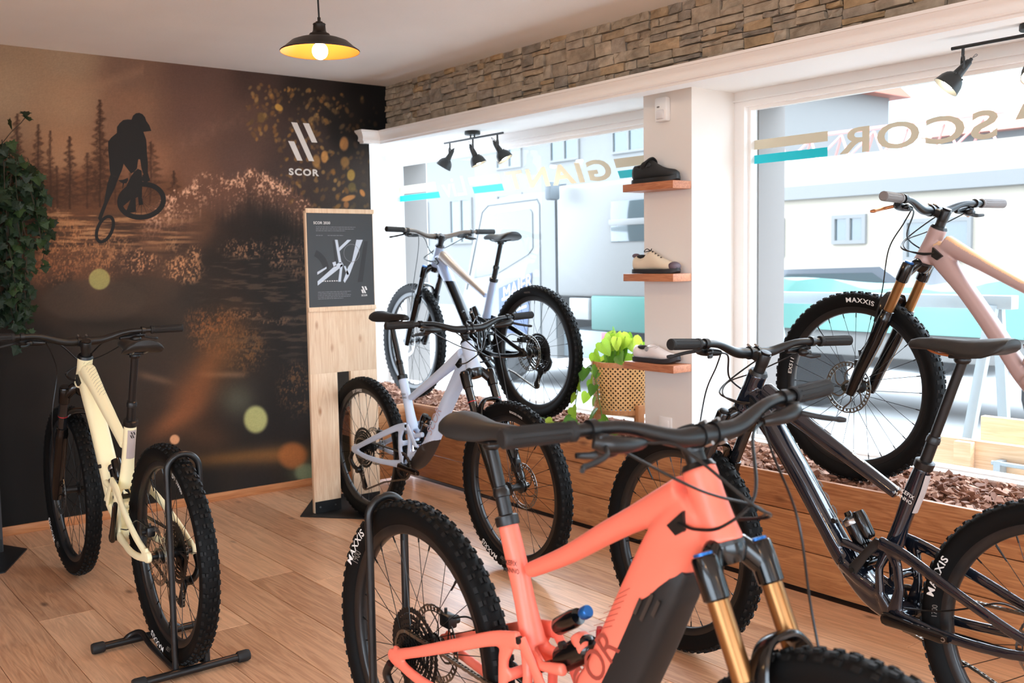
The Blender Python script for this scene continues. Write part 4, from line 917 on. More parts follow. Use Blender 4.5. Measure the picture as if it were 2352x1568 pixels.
    for t in np.linspace(-.3, .9, 5): pts.append(jk[0]+V(.022*math.cos(t), 0, .022*math.sin(t)))
    for t in np.linspace(-PI*.35, -PI*1.5, 12): pts.append(V(rc*math.cos(t), yc, RW+rc*math.sin(t)))
    pts.append(pts[0])
    L = [0]; 
    for a, b_ in zip(pts[:-1], pts[1:]): L.append(L[-1]+np.linalg.norm(b_-a))
    nl = int(L[-1]/.0127); cm = MB()
    for k in range(nl):
        s0, s1 = L[-1]*k/nl, L[-1]*(k+1)/nl
        f = lambda s: V(*[float(np.interp(s, L, [p[i] for p in pts])) for i in range(3)])
        a, b_ = f(s0), f(s1); d = (b_-a)/2; u = nrm(np.cross(nrm(d), SY)); w = .0038 if k % 2 else .0026
        for q in (-1, 1): cm.obox((a+b_)/2+SY*q*w, d*1.3, u*.0040, SY*.0006)
        cm.obox(a, d*.35, u*.0035, SY*w)
    cm.obj('chain', M_chain, root, smooth=0, recalc=False)['kind'] = 'stuff'
    # rear caliper
    rc_ = MB(); c = V(.052, .052, .445); rc_.bbox(c+V(-.022, -.014, -.016), c+V(.022, .014, .018), .006); rc_.cyl(c+V(.005, .012, 0), c+V(.005, .026, 0), .011, n=12); rc_.cyl(c+V(-.01, .0, .018), c+V(-.01, .0, .03), .004, n=8); rc_.obj('brake_caliper', M_blk, sw)
    cab([c+V(.02, .0, .012), V(.13, .066, .47), V(.20, .064, .44), V(.30, .05, .40), V(.40, .044, .38)], .0025, sw, 'brake_hose')
    # --- decals
    for nm, fn, mt in P.get('decals', []): m = MB(); fn(m); m.obj(nm, mt, fr, smooth=0, recalc=False)
    return root
# ------------------------------------------------ the six bikes
M_cream = mat('paint_cream', (248, 238, 196), 0.38, spec=0.4)
M_lav = mat('paint_ice_blue', (196, 211, 232), 0.3, spec=0.45)
M_navy = mat('paint_midnight', (26, 31, 42), 0.10, metal=0.35, coat=1.0)
M_coral = mat('paint_coral', (244, 122, 100), 0.36, spec=0.4)
M_grey2 = mat('paint_pale_violet', (164, 178, 204), 0.28, coat=0.3)
M_taup = mat('paint_taupe', (168, 156, 146), 0.35, metal=0.1)
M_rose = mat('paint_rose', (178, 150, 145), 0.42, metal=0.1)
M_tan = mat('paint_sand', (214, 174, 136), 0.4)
M_dk = mat('decal_black', (24, 22, 22), 0.5)
M_dw = mat('decal_white', (226, 222, 216), 0.5)
M_dp = mat('decal_mauve', (190, 170, 180), 0.5)
M_dcor = mat('decal_dark_coral', (150, 62, 50), 0.5)
M_dlab = mat('decal_label', (176, 164, 160), 0.4)
def seg_dist(co, a, b_):
    a, b_ = np.array(a), np.array(b_); p = co[:, [0, 2]]-a; d = b_-a; t = np.clip(p @ d/(d @ d), 0, 1); return np.linalg.norm(p-t[:, None]*d, axis=1), t
def pick_two(co, no):
    r = np.zeros(len(co)); d, t = seg_dist(co, (.450, .678), (.90, .930)); r[(d < .030) & (co[:, 0] > .447) & (co[:, 0] < .90) & (co[:, 2] > .69+(co[:, 0]-.47)*.46)] = 1
    d2, t2 = seg_dist(co, (.93, .89), (.60, .455)); r[(d2 < .05) & (co[:, 2] < .762) & (co[:, 0] > .55)] = 2; r[(co[:, 2] < .545)] = 2
    return r
def pick_rose(co, no):
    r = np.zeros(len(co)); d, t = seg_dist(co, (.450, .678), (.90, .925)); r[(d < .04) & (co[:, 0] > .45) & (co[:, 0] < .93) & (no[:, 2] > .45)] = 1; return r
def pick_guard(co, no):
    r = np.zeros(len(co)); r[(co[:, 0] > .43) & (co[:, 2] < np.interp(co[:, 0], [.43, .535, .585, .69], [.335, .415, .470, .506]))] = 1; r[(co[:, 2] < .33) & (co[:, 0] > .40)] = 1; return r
def line_text(m, s, p, d, up, y, size, bold=0.0, mirror=1, sx=1.0):
    """letters on a side face: centre p=(x,z), reading direction d, letter-up direction up"""
    vs, fs = text2d(s, size, bold); d = np.array(d)/np.linalg.norm(d); up = np.array(up)/np.linalg.norm(up)
    m.add([(p[0]+d[0]*x*sx+up[0]*q, y, p[1]+d[1]*x*sx+up[1]*q) for x, q in vs], fs)
DTD = (.185, .255)
def shopmark(side):
    def fn(m):
        s = 1 if side < 0 else -1
        line_text(m, 'BIKEFIX', (.432, .694), (s*1.0, .55*1), (-s*.45, 1.0), side*.0262, .017, .006); line_text(m, 'MANNO', (.442, .676), (s*1.0, .55), (-s*.45, 1.0), side*.0275, .015, .006)
    return fn
def shopmark2(side):
    def fn(m):
        if side < 0: d, up = (1.0, .12), (-.12, 1.0)
        else: d, up = (-1.0, -.45), (-.40, 1.0)
        line_text(m, 'BIKEFIX', (.412, .692), d, up, side*.0255, .0155, .006); line_text(m, 'MANNO', (.419, .677), d, up, side*.0258, .0145, .006)
    return fn
def big_word(side, y, size, at=(.690, .575), bold=.0):
    def fn(m):
        d = (DTD[0], DTD[1]) if side < 0 else (-DTD[0], -DTD[1]); up = (-DTD[1], DTD[0]) if side < 0 else (DTD[1], -DTD[0])
        line_text(m, 'SCOR', at, d, up, side*y, size, bold)
    return fn
def hatch_dt(m):
    for k in range(7):
        c = V(.716+.011*k, 0, .622+.016*k); a, b_ = c+V(-.030+.003*k, 0, .004), c+V(.034-.003*k, 0, .034-.002*k); m.obox((a+b_)/2+V(0, -.0432, 0), (b_-a)/2, V(0, 0, .0006), V(0, .0003, 0))
def hatch_tt(m):
    for k in range(12):
        x = .900-.018*k; z = .9535+(x-.90)*.535+.0012
        for (u, v) in ((-.020, .004), (.002, .018)): m.add([(x+.010, u, z+.0050), (x+.0112, u, z+.0056), (x-.0108, v, z-.0060), (x-.012, v, z-.0066)], [(0,1,2,3)])
def seat_label(m):
    # pale label down the back of the seat tube
    d = nrm(V(.462-.376, 0, .520-.766)); n_ = V(d[2], 0, -d[0]); n_ = n_ if n_[0] < 0 else -n_
    a = V(.378, 0, .752); W_ = .0150; L_ = .115; vs = []; fs = []
    for i in range(7):
        t = i/6; c = a+d*L_*t; bulge = float(np.interp(t, [0, .45, 1], [.0225, .0262, .0240]))+.0007
        for k in range(5):
            yy = (k/4*2-1)*W_; vs.append(c+n_*(bulge*math.sqrt(max(0, 1-(yy/.0235)**2)))+V(0, yy, 0))
    for i in range(6):
        for k in range(4): fs.append((i*5+k, i*5+k+1, i*5+k+6, i*5+k+5))
    m.add(vs, fs)
def seat_logo(m):
    d = nrm(V(.462-.376, 0, .520-.766)); n_ = V(d[2], 0, -d[0]); n_ = n_ if n_[0] < 0 else -n_; a = V(.378, 0, .752)
    for (u0, u1, v0, v1) in ((-.006, .004, .006, .030), (.003, .008, .006, .018), (-.008, -.003, .018, .030)):
        for (w) in (0,): 
            P4 = [(u0, v0), (u0+.004, v0), (u1+.004, v1), (u1, v1)]
            m.add([a+d*v+n_*(float(np.interp(v/.115, [0, .45, 1], [.0225, .0262, .0240]))+.0016)*math.sqrt(max(0, 1-(u/.0235)**2))+V(0, -u, 0) for u, v in P4], [(0,1,2,3)])
def battery_logo(m):
    d = np.array((.135, .255)); d = d/np.linalg.norm(d); n_ = np.array((-d[1], d[0])); c = np.array((.842, .715))
    for (o, l0, l1) in ((-.018, -.030, .006), (0, -.030, .034), (.018, -.002, .034)):
        P4 = [c+n_*(-o-.004)+d*l0, c+n_*(-o+.004)+d*l0, c+n_*(-o+.004)+d*l1, c+n_*(-o-.004)+d*l1]; m.add([(p[0], -.0462, p[1]) for p in P4], [(0,1,2,3)])
M_bl = mat('battery_logo', (52, 47, 44), 0.35)
def crank_word(m):
    line_text(m, 'X01', (.437-.10, .345), (1, 0), (0, -1) if False else (0, 1), .0755, .030, .03)
MK = lambda w, num, a, side: [(w, .3370, a, .0255, side, 0, False, 1.25), (num, .3225, a-17*side, .0165, side, 1, False, 1.1)]
both = lambda a, b_, w='MAXXIS', num='1700': MK(w, num, a, -1)+MK(w, num, b_, 1)
rimw = lambda a, b_, s='DT SWISS', sz=.021: [(s, .2995, a, sz, -1, 0, False, 1.0), (s, .2995, b_, sz, 1, 0, False, 1.0)]
build_bike(dict(kind='trail', label='cream yellow mountain bike in a floor stand by the dark mural', loc=(2.136, -2.192, 0), rz=PI, mats=[M_cream], steer=.0, sz=1.075, ra=0.0, fa=0.0, crank=-.95, band=True, rail=M_alu,
     marks=dict(rear=both(40, -75, num='1700')+rimw(40, 118), front=both(40, -42)+rimw(20, 200)), decals=[('hatch_lines', hatch_tt, M_dk), ('seat_tube_label', seat_label, M_dlab), ('logo', seat_logo, M_dk)]))
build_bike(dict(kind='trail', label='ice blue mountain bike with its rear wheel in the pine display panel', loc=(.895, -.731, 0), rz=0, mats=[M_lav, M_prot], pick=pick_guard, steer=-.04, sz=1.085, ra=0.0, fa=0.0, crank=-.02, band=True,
     marks=dict(rear=both(190, 30)+rimw(100, 80), front=both(-118, 60)+[('BIGGER RIDE', .334, 78, .013, -1, 0, False, 1.1)]), decals=[('big_lettering', big_word(-1, .0362, .062, (.702, .597)), M_dp), ('shop_mark', shopmark2(-1), M_dk)]))
build_bike(dict(kind='trail', label='glossy midnight navy mountain bike in front of the window planter', loc=(4.414, -.811, 0), rz=PI, mats=[M_navy], steer=-.10, sz=1.115, ra=0.0, fa=0.0, crank=.02, rail=M_copper,
     marks=dict(rear=both(100, 20), front=[('1700', .3225, 98, .020, 1, 1, False, 1.0), ('DT SWISS', .312, -82, .034, 1, 0, True, 1.0)]), link_mat=M_blkm,
     decals=[('shop_mark', shopmark2(1), M_dw), ('seat_tube_label', seat_label, M_dlab), ('big_lettering', big_word(-1, .0362, .062, (.702, .597)), M_dlab), ('crank_lettering', crank_word, M_dlab)]))
build_bike(dict(kind='ebike', label='coral pink electric mountain bike with gold fork in the foreground', loc=(3.38, -2.0, 0), rz=-.012, mats=[M_coral], steer=-.03, sz=.985, ra=0.0, fa=0.0, crank=-.3, stan_mat=M_kash, cap_mat=M_blue, shock_knob=True, stroke=.188, grip_mat=M_grip,
     marks=dict(rear=[('MAXXIS', .3375, 142, .0270, -1, 0, False, 1.3), ('1900', .3215, 147, .0215, -1, 1, False, 1.1)]+MK('MAXXIS', '1900', -60, 1)),
     decals=[('shop_mark', shopmark2(-1), M_dk), ('big_lettering', big_word(-1, .0434, .082, (.690, .545)), M_dcor), ('hatch_lines', hatch_dt, M_dcor), ('battery_logo', battery_logo, M_bl)]))
build_bike(dict(kind='trail', label='pale violet and taupe mountain bike standing in the left window', loc=(1.199, .175, .455), rz=PI, mats=[M_grey2, M_taup, M_blkg], pick=pick_two, steer=-.044, sz=1.035, ra=0.0, fa=0.0, crank=.6, swing_mat=M_blkg, cap_mat=M_blue, bar_mat=mat('bar_taupe', (92, 82, 74), .4, metal=.3),
     marks=dict(rear=[('MAXXIS', .333, 85, .013, 1, 1, False, 1.1)], front=[('MAXXIS', .333, 100, .013, 1, 1, False, 1.1)])))
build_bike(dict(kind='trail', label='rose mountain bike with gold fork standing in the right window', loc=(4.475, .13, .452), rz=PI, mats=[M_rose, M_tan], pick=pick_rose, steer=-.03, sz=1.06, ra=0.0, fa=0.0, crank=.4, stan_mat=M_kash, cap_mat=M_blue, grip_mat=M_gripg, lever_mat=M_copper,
     marks=dict(front=[('MAXXIS', .3370, 96, .0255, 1, 0, False, 1.3), ('EX511', .2995, 12, .024, 1, 0, False, 1.0)], rear=both(100, 80))))
# ================================================================== FITTINGS AND DISPLAY OBJECTS
# ---- floor stands
def floor_stand(label, loc, rz):
    t = thing('bike_stand', label, 'bike stand', loc, rz, 'black floor stands')
    h = MB(); x = -.150; w = .052; top = .728
    pts = [V(x, w, .02), V(x, w, .3), V(x, w, .62)]+[V(x, w*math.cos(a), .682+.050*math.sin(a)) for a in np.linspace(0, PI, 9)]+[V(x, -w, .62), V(x, -w, .3), V(x, -w, .02)]
    h.tube(spline(pts, 3), .0105, 12); h.obj('hoop', M_blk, t)
    for (bx, hw) in ((x-.012, .185), (.235, .20)):
        b_ = MB().tube([V(bx, -hw, .021), V(bx, hw, .021)], .0135, 14).obj('base_tube', M_blk, t)
        for s in (1, -1): MB().lathe([(0, 0), (.0165, 0), (.019, .004), (.0195, .034), (.017, .042), (0, .042)], V(bx, s*(hw-.034), .021), V(0, s, 0), 16).obj('end_cap', M_grip, b_)
    for s in (1, -1): MB().tube(spline([V(x, s*w, .028), V(x+.09, s*.046, .022), V(.12, s*.046, .030), V(.20, s*.050, .052), V(.235, s*.075, .040), V(.235, s*.10, .024)], 4), .0095, 10).obj('side_rail', M_blk, t)
    return t
floor_stand('black floor stand hooped over the cream bike rear wheel', (2.136, -2.192, 0), PI)
floor_stand('black floor stand hooped over the coral bike rear wheel', (3.38, -2.0, 0), -.012)

# ---- pine display panel with wheel slot, steel foot, hanging poster
M_steelb = mat('black_steel', (24, 25, 26), 0.45, metal=0.2)
PX = .650
def panel(label, x, yc, mt, slot, name):
    t = thing(name, label, 'display panel', (x, yc, 0))
    h, w = 1.612, .2025; ct = wood('pine_edge', (190, 140, 96), (222, 176, 132), axis=2, scale=1.5, rnd=.05, knots=False) if slot else mt
    if slot:
        s0, s1 = -.043, .038
        q = MB(); q.bbox((-.011, -w, .0), (.011, s0, .752), .0012); q.obj('left_board', mt, t)
        q = MB(); q.bbox((-.011, s1, .0), (.011, w, .752), .0012); q.obj('right_board', mt, t)
        q = MB(); q.bbox((-.011, -w, .752), (.011, w, h), .0012); q.obj('upper_board', mt, t)
    else: MB().bbox((-.011, -w, .0), (.011, w, h), .0012).obj('board', mt, t)
    f = MB(); pl = [(.005, -.285), (.36, .02), (.36, .14), (.03, .30), (-.30, .14), (-.30, -.06)]
    f.prism(pl, lambda u, v, k: (u, v, k), .006); f.box((.0115, -w+.004, .006), (.0145, -.045, .066)); f.box((.0115, .040, .006), (.0145, w-.004, .066)); f.obj('steel_foot', M_steelb, t)
    bl = MB()
    for yy in (-.17, -.08, .08, .17): bl.cyl((.0145, yy, .036), (.0175, yy, .036), .005, n=10)
    bl.obj('bolts', M_alu, t)['kind'] = 'stuff'; return t
panel('pine board display panel with a wheel slot and black steel foot', PX, -.7225, M_pine, True, 'display_panel')
M_slate = mat('slate_laminate', (58, 60, 64), 0.5, var=(6, .04))
panel('dark slate display panel at the left edge beside the cream bike', .312, -2.572, M_slate, False, 'display_panel')
ps = thing('poster', 'dark grey poster of a bike frame hung on the pine panel', 'poster', (PX+.0125, -.7225, 1.355))
M_post = mat('poster_paper', (50, 52, 54), 0.45); MB().box((0, -.196, -.262), (.002, .196, .262)).obj('sheet', M_post, ps)
for z in (.256, -.262): MB().bbox((.0, -.204, z-.011), (.010, .204, z+.013), .001).obj('wooden_rail', M_pine, ps)
def PS(polys, nm, col, k=0):
    m = MB()
    for pl in polys: m.add([(.0024+.0003*k, u, v) for u, v in pl], [tuple(range(len(pl)))])
    return m.obj(nm, col, ps, smooth=0, recalc=False)
def PQ(pts):    # poster sketch coordinates -> poster metres
    return [((a-.5)*.392, (.5-b_)*.49) for a, b_ in pts]
M_pw = mat('poster_white', (232, 230, 228), .5); M_pb = mat('poster_blue', (196, 208, 222), .5); M_pg = mat('poster_grey', (34, 34, 35), .5); M_pm = mat('poster_mid', (120, 122, 126), .5)
def arcpoly(cx_, cy_, r0, r1, a0, a1, n=14, ky=1.0):
    return [PQ([(cx_+r*math.cos(t), cy_+ky*r*math.sin(t)) for r, t in ((r0, ta), (r1, ta), (r1, tb), (r0, tb))]) for ta, tb in zip(np.linspace(a0, a1, n+1)[:-1], np.linspace(a0, a1, n+1)[1:])]
for q_ in (arcpoly(.0, .62, .22, .31, -1.15, .35, ky=.8), [PQ([(.86, .30), (.92, .30), (.82, .75), (.74, .75)])], [PQ([(.37, .29), (.40, .29), (.44, .62), (.41, .62)])]): PS(q_, 'sketch_tyre', M_pg, 0)
PS([PQ([(.41, .285), (.45, .285), (.50, .54), (.46, .54)]), PQ([(.47, .37), (.60, .285), (.66, .285), (.47, .41)]), PQ([(.74, .285), (.84, .285), (.61, .68), (.54, .755), (.52, .73), (.60, .58), (.66, .52)]),
    PQ([(.13, .73), (.46, .53), (.51, .53), (.53, .56), (.13, .775)]), PQ([(.48, .56), (.52, .55), (.48, .74), (.44, .74)]), PQ([(.53, .57), (.56, .57), (.61, .66), (.58, .67)]), PQ([(.13, .63), (.27, .575), (.27, .595), (.13, .66)]), PQ([(.36, .53), (.41, .52), (.42, .57), (.38, .58)])], 'sketch_frame', M_pb, 1)
PS(arcpoly(.66, .43, .118, .124, 0, 2*PI, 30, ky=.8), 'sketch_circle', M_pm, 2)
PS([PQ([(.20+.035*k, .725), (.22+.035*k, .725), (.22+.035*k, .735), (.20+.035*k, .735)]) for k in range(7)], 'sketch_chain', M_pw, 2)['kind'] = 'stuff'
lines = [(.13, .145, .60), (.13, .165, .58), (.13, .185, .44), (.13, .235, .10), (.30, .235, .24)]+[(.13, .845+.018*k, (.50, .44, .50, .49, .38)[k]) for k in range(5)]
rr_ = random.Random(3); gl = []
for x, y_, L_ in lines:
    q = x
    while q < x+L_: w_ = rr_.uniform(.012, .05); gl.append(PQ([(q, y_), (min(q+w_, x+L_), y_), (min(q+w_, x+L_), y_+.006), (q, y_+.006)])); q += w_+.007
PS(gl, 'small_print', M_pm, 1)['kind'] = 'stuff'
hm = MB(); decal_text(hm, 'SCOR 2030', .019, lambda x, y_: (.0028, -.196+.392*.22+x, .245-.49*.105+y_), .012); hm.obj('heading', M_pw, ps, smooth=0, recalc=False)
PS([PQ([(.80, .80), (.825, .80), (.87, .875), (.845, .875)]), PQ([(.845, .80), (.87, .80), (.89, .84), (.865, .84)]), PQ([(.79, .835), (.815, .835), (.835, .875), (.81, .875)])], 'logo', M_pw, 1)
hm = MB(); decal_text(hm, 'SCOR', .013, lambda x, y_: (.0028, -.196+.392*.84+x, .245-.49*.90+y_), .02); hm.obj('logo_lettering', M_pw, ps, smooth=0, recalc=False)

# ---- pendant lamp
M_lmp = mat('lamp_bronze', (40, 32, 26), 0.4, metal=0.5); M_cop = mat('lamp_copper_inside', (224, 132, 66), 0.3, metal=0.7)
M_bulb = mat('bulb_glow', (255, 226, 180), 0.3, emit=((1.0, .72, .40, 1), 45.0))
def pendant(label, x, y, z, group=None, lit=True):
    t = thing('pendant_lamp', label, 'lamp', (x, y, z), 0, group)
    o = [(.146, 0), (.147, .004), (.130, .016), (.104, .038), (.080, .047), (.040, .052), (.038, .053), (.038, .064), (.036, .067), (.028, .070), (.024, .078), (.0225, .098), (.024, .101), (.022, .104), (.014, .106), (.013, .110), (.006, .112), (.006, .126), (.0, .127)]
    MB().lathe(o, n=48).obj('shade', M_lmp, t, smooth=50, recalc=False)
    i = [(.1455, .001), (.128, .014), (.102, .035), (.078, .044), (.020, .048), (0, .048)]; MB().lathe(i, n=48).obj('shade_lining', M_cop, t, smooth=50, recalc=False)
    MB().ell((0, 0, .004), (.029, .029, .031), 20, 14).obj('bulb', M_bulb, t); MB().lathe([(0, .055), (.014, .055), (.0145, .032), (.010, .030), (0, .030)], n=16).obj('lamp_socket', M_lmp, t)
    MB().tube([V(0, 0, .12), V(-.004, 0, .20), V(0, 0, CEIL-z-.02)], .0035, 8).obj('cord', M_blk, t); MB().lathe([(0, CEIL-z), (.045, CEIL-z), (.045, CEIL-z-.012), (.03, CEIL-z-.022), (0, CEIL-z-.022)], n=24).obj('ceiling_rose', M_lmp, t)
    l = bpy.data.lights.new('bulb_light', 'POINT'); l.energy = 5; l.color = (1.0, .62, .30); l.shadow_soft_size = .03; lo = bpy.data.objects.new('bulb_light', l); COL.objects.link(lo); lo.parent = t; lo.location = (0, 0, -.035)
    return t
pendant('bronze pendant lamp with copper lining hanging below the ceiling', 2.035, -1.525, 2.118)
for x, y, wh in ((5.2, -3.95, 'behind the coral bike'), (7.2, -2.0, 'near the added right-hand window'), (3.0, -5.0, 'by the rear wall')): pendant('added unseen pendant lamp for fill '+wh, x, y, 2.118, 'added fill pendants behind the viewer')  # extra pendants out of view, added as fill light

# ---- spotlight rails under the soffit
M_spot = mat('spot_graphite', (40, 42, 42), 0.45)
M_sglow = mat('spot_bulb', (255, 230, 190), 0.3, emit=((1.0, .82, .58, 1), 60.0))
def spot_rail(label, x0, x1, y, zr, spots, cap_x):
    t = thing('spotlight_rail', label, 'spotlight', ((x0+x1)/2, y, SOF), 0, 'spotlight rails over the windows')
    cx_ = (x0+x1)/2; zz = zr-SOF
    MB().tube([V(x0-cx_, 0, zz), V(x1-cx_, 0, zz)], .0065, 12).obj('bar', M_spot, t)
    c = MB(); c.lathe([(0, 0), (.046, 0), (.048, -.004), (.048, -.020), (.045, -.023), (0, -.023)], V(cap_x-cx_, 0, 0), (0,0,1), 28); c.cyl(V(cap_x-cx_-.02, 0, -.02), V(cap_x-cx_-.02, 0, zz), .005); c.cyl(V(cap_x-cx_+.02, 0, -.02), V(cap_x-cx_+.02, 0, zz), .005); c.obj('canopy', M_spot, t)
    for (sx, dv, lit) in spots:
        d = nrm(V(*dv)); p = V(sx-cx_, 0, zz); piv = p+V(0, 0, -.078)
        s = MB(); s.cyl(p, p+V(0, 0, -.032), .0055); u = nrm(np.cross(d, V(0, 0, 1)));
        s.tube(spline([piv+u*.018, piv+u*.019+V(0, 0, .028), piv+u*.012+V(0, 0, .042), p+V(0, 0, -.032), piv-u*.012+V(0, 0, .042), piv-u*.019+V(0, 0, .028), piv-u*.018], 3), .0035, 6, b=.005)
        s.cyl(piv+u*.020, piv-u*.020, .006, n=10); s = s.obj('bracket', M_spot, t)
        q = MB(); q.lathe([(0, -.046), (.006, -.046), (.008, -.036), (.012, -.033), (.015, -.01), (.019, .028), (.024, .031), (.036, .042), (.044, .058), (.049, .082), (.050, .086), (.0485, .086), (.043, .06), (.034, .045), (.022, .034), (0, .033)], piv, d, 28); q.obj('shade', M_spot, t, smooth=50)
        for k in range(4):
            a = 2*PI*k/4+.4; w = np.cross(d, u); o_ = (u*math.cos(a)+w*math.sin(a))*.027
            MB().ell(piv+d*.033+o_, (.004, .004, .004), 8, 6).obj('screw', M_spot, t) if k < 4 else None
        MB().tube(spline([piv-d*.046, piv-d*.066+u*.004, piv-d*.060+V(.012, 0, .0)+u*.018, p+V(0.006, 0, -.05)+u*.01, p+V(0, 0, -.03)], 5), .0016, 5).obj('wire', M_gripg, t)
        MB().ell(piv+d*.060, (.024, .024, .024), 14, 10).obj('bulb', M_sglow if lit else M_white, t)
        if lit:
            l = bpy.data.lights.new('spot_light', 'SPOT'); l.energy = 1.6; l.color = (1, .82, .60); l.spot_size = 1.9; l.spot_blend = .6; l.shadow_soft_size = .02
            lo = bpy.data.objects.new('spot_light', l); COL.objects.link(lo); lo.parent = t; lo.location = piv+d*.092; lo.rotation_euler = Vector(d).to_track_quat('-Z', 'Y').to_euler()
    return t
spot_rail('graphite rail of three lit spotlights above the left window', .195, .80, .28, 2.075, [(.255, (-.42, -.35, -.86), True), (.50, (.28, .30, -.92), True), (.745, (.42, .35, -.86), True)], .497)
spot_rail('graphite spotlight rail above the right window cut by the frame', 3.505, 4.11, .28, 2.083, [(3.548, (-.50, -.42, -.74), True), (3.80, (.30, -.40, -.80), True), (4.05, (.42, .1, -.86), True)], 3.80)

# ---- wall sensor, socket plate
ms = thing('motion_sensor', 'white motion sensor high on the pier', 'sensor', (2.118, .236, 2.035)); MB().bbox((-.037, -.034, -.056), (.037, 0, .056), .008).obj('housing', M_frame, ms); MB().bbox((-.024, -.041, -.046), (.024, -.030, -.002), .007).obj('lens', mat('sensor_lens', (222, 216, 214), .3), ms); MB().ell((-.012, -.035, .012), (.010, .003, .004), 10, 6).obj('led_window', mat('sensor_led', (120, 112, 110), .3), ms)
so_ = thing('wall_socket', 'white socket plate low on the pier', 'socket', (2.118, .236, .525)); MB().bbox((-.042, -.010, -.042), (.042, 0, .042), .004).obj('plate', M_frame, so_); MB().bbox((-.026, -.013, -.026), (.026, -.009, .026), .003).obj('insert', M_frame, so_)

# ---- shelves and shoes on the pier
SHZ = (1.690, 1.262, .836)
for z, w in zip(SHZ, ('uppermost', 'middle', 'lowest')): tag(MB().bbox((1.955, .112, z-.036), (2.281, .2358, z), .002).obj('wall_shelf', M_shelf), w+' red-brown wooden shelf on the white pier', 'shelf', 'shelves on the pier')
def loft(m, secs, n, mi=0, cap=True):
    vs = [p for r in secs for p in r]; fs = [(i*n+k, i*n+(k+1) % n, (i+1)*n+(k+1) % n, (i+1)*n+k) for i in range(len(secs)-1) for k in range(n)]
    if cap: fs += [tuple(range(n)), tuple((len(secs)-1)*n+k for k in range(n-1, -1, -1))]
    return m.add(vs, fs, mi)
def shoe(label, z, up, sole, toe, kind):
    t = thing('cycling_shoe', label, 'shoe', (1.972, .172, z), 0, 'cycling shoes on shelves')
    n = 20; st = []; tr = .0015
    X  = [.006, .012, .030, .055, .080, .100, .120, .150, .180, .210, .240, .262, .276, .283]
    Wd = [.014, .026, .033, .034, .034, .035, .036, .039, .043, .045, .042, .034, .024, .010]
    Tp = [.078, .086, .088, .076, .082, .104, .108, .092, .076, .064, .056, .050, .043, .036] if kind != 'road' else [.070, .078, .078, .062, .062, .082, .088, .078, .066, .056, .050, .046, .042, .034]
    if kind == 'boa': Tp = [.080, .090, .090, .080, .100, .116, .112, .092, .076, .066, .060, .056, .048, .038]
    lift = [0]*9+[.001, .004, .009, .014, .019] if kind == 'road' else [0]*11+[.001, .004, .008]
    for x, w, tp, lf in zip(X, Wd, Tp, lift):
        b0 = .016+lf; sec = []
        for k in range(n):
            a = 2*PI*k/n; c, s = math.cos(a), math.sin(a); sz = (tp-b0)/2
            sec.append((x, w*math.copysign(abs(c)**.75, c)*(1-.38*max(0, s)**1.5*(1 if x > .01 else 1)), (tp+b0)/2+sz*math.copysign(abs(s)**.8, s)))
        st.append(sec)
    m = MB(); loft(m, st, n); u = m.obj('upper', up, t, smooth=70)
    sm = MB(); st = []
    for x, w, lf in zip([-.002]+X[1:]+[.286], [.016]+[q+.003 for q in Wd[1:]]+[.010], [0]+lift[1:]+[lift[-1]+.002]):
        st.append([(x, w, tr+lf), (x, w+.001, .012+lf), (x, w-.001, .022+lf*1.0), (x, -w+.001, .022+lf), (x, -w-.001, .012+lf), (x, -w, tr+lf)])
    loft(sm, st, 6); sm.obj('sole', sole, t, smooth=50)
    # dark cap painted in for the shaded hollow of the foot opening
    op = MB(); op.ell((.052, 0, .080 if kind != 'road' else .068), (.034, .020, .012), 16, 8); op.obj('opening_shade', mat('opening_dark', (26, 24, 26), .8), t)
    if toe:
        tc = MB(); tc.ell((.262, 0, .034), (.026, .037, .022), 16, 10); tc.obj('toe_cap', toe, t)
    if kind == 'lace':
        lc = MB()
        for k, x in enumerate((.108, .126, .144, .162, .180)):
            zz = float(np.interp(x, X, Tp)); w = .017
            for s in (1, -1): lc.tube([V(x-.007*s, -w, zz-.014), V(x, -.004, zz+.002), V(x+.007*s, w, zz-.014)], .0026, 6)
        for s in (1, -1): lc.tube(spline([V(.110, 0, .108), V(.100, s*.016, .118), V(.088, s*.022, .104), V(.112, 0, .110)], 4), .0024, 6)
        lc.obj('laces', M_dk, t); MB().ell((.014, 0, .086), (.014, .026, .012), 14, 8).obj('heel_collar', toe, t)
    else:
        c = V(.128 if kind == 'boa' else .112, -.032, .082 if kind == 'boa' else .066); MB().lathe([(0, .006), (.011, .006), (.0125, .003), (.0125, -.004), (0, -.004)], c, V(0, -.9, .45), 18).obj('closure_dial', M_dk if kind == 'boa' else mat('dial_grey', (150, 146, 144), .4), t)
        st_ = MB(); 
        for q in (0, 1): st_.tube(spline([c+V(.005, -.002, .004-.012*q), V(.150, -.026, .078-.012*q), V(.168, .0, .084)], 4), .0014, 5)
        st_.obj('closure_cable', M_dk if kind == 'boa' else mat('cable_light', (190, 180, 176), .5), t)
        if kind == 'boa': MB().tube(spline([V(.083, -.034, .072), V(.110, -.034, .098), V(.118, .0, .118), V(.110, .034, .098), V(.083, .034, .072)], 5), .0045, 8, b=.012, side=(1,0,.3)).obj('strap', up, t)
    return t
M_shb = mat('shoe_black', (26, 26, 26), .7, bump=(300, .2)); M_shc = mat('shoe_cream', (222, 204, 178), .7, bump=(260, .1)); M_shw = mat('shoe_white', (226, 216, 212), .5); M_plum = mat('shoe_plum', (88, 70, 78), .6); M_soled = mat('sole_dark', (34, 30, 32), .7)
shoe('black cycling shoe with a dial on the uppermost pier shelf', SHZ[0], M_shb, mat('sole_black', (24, 23, 23), .55), None, 'boa')
shoe('cream lace-up shoe with plum toe on the middle pier shelf', SHZ[1], M_shc, M_soled, M_plum, 'lace')
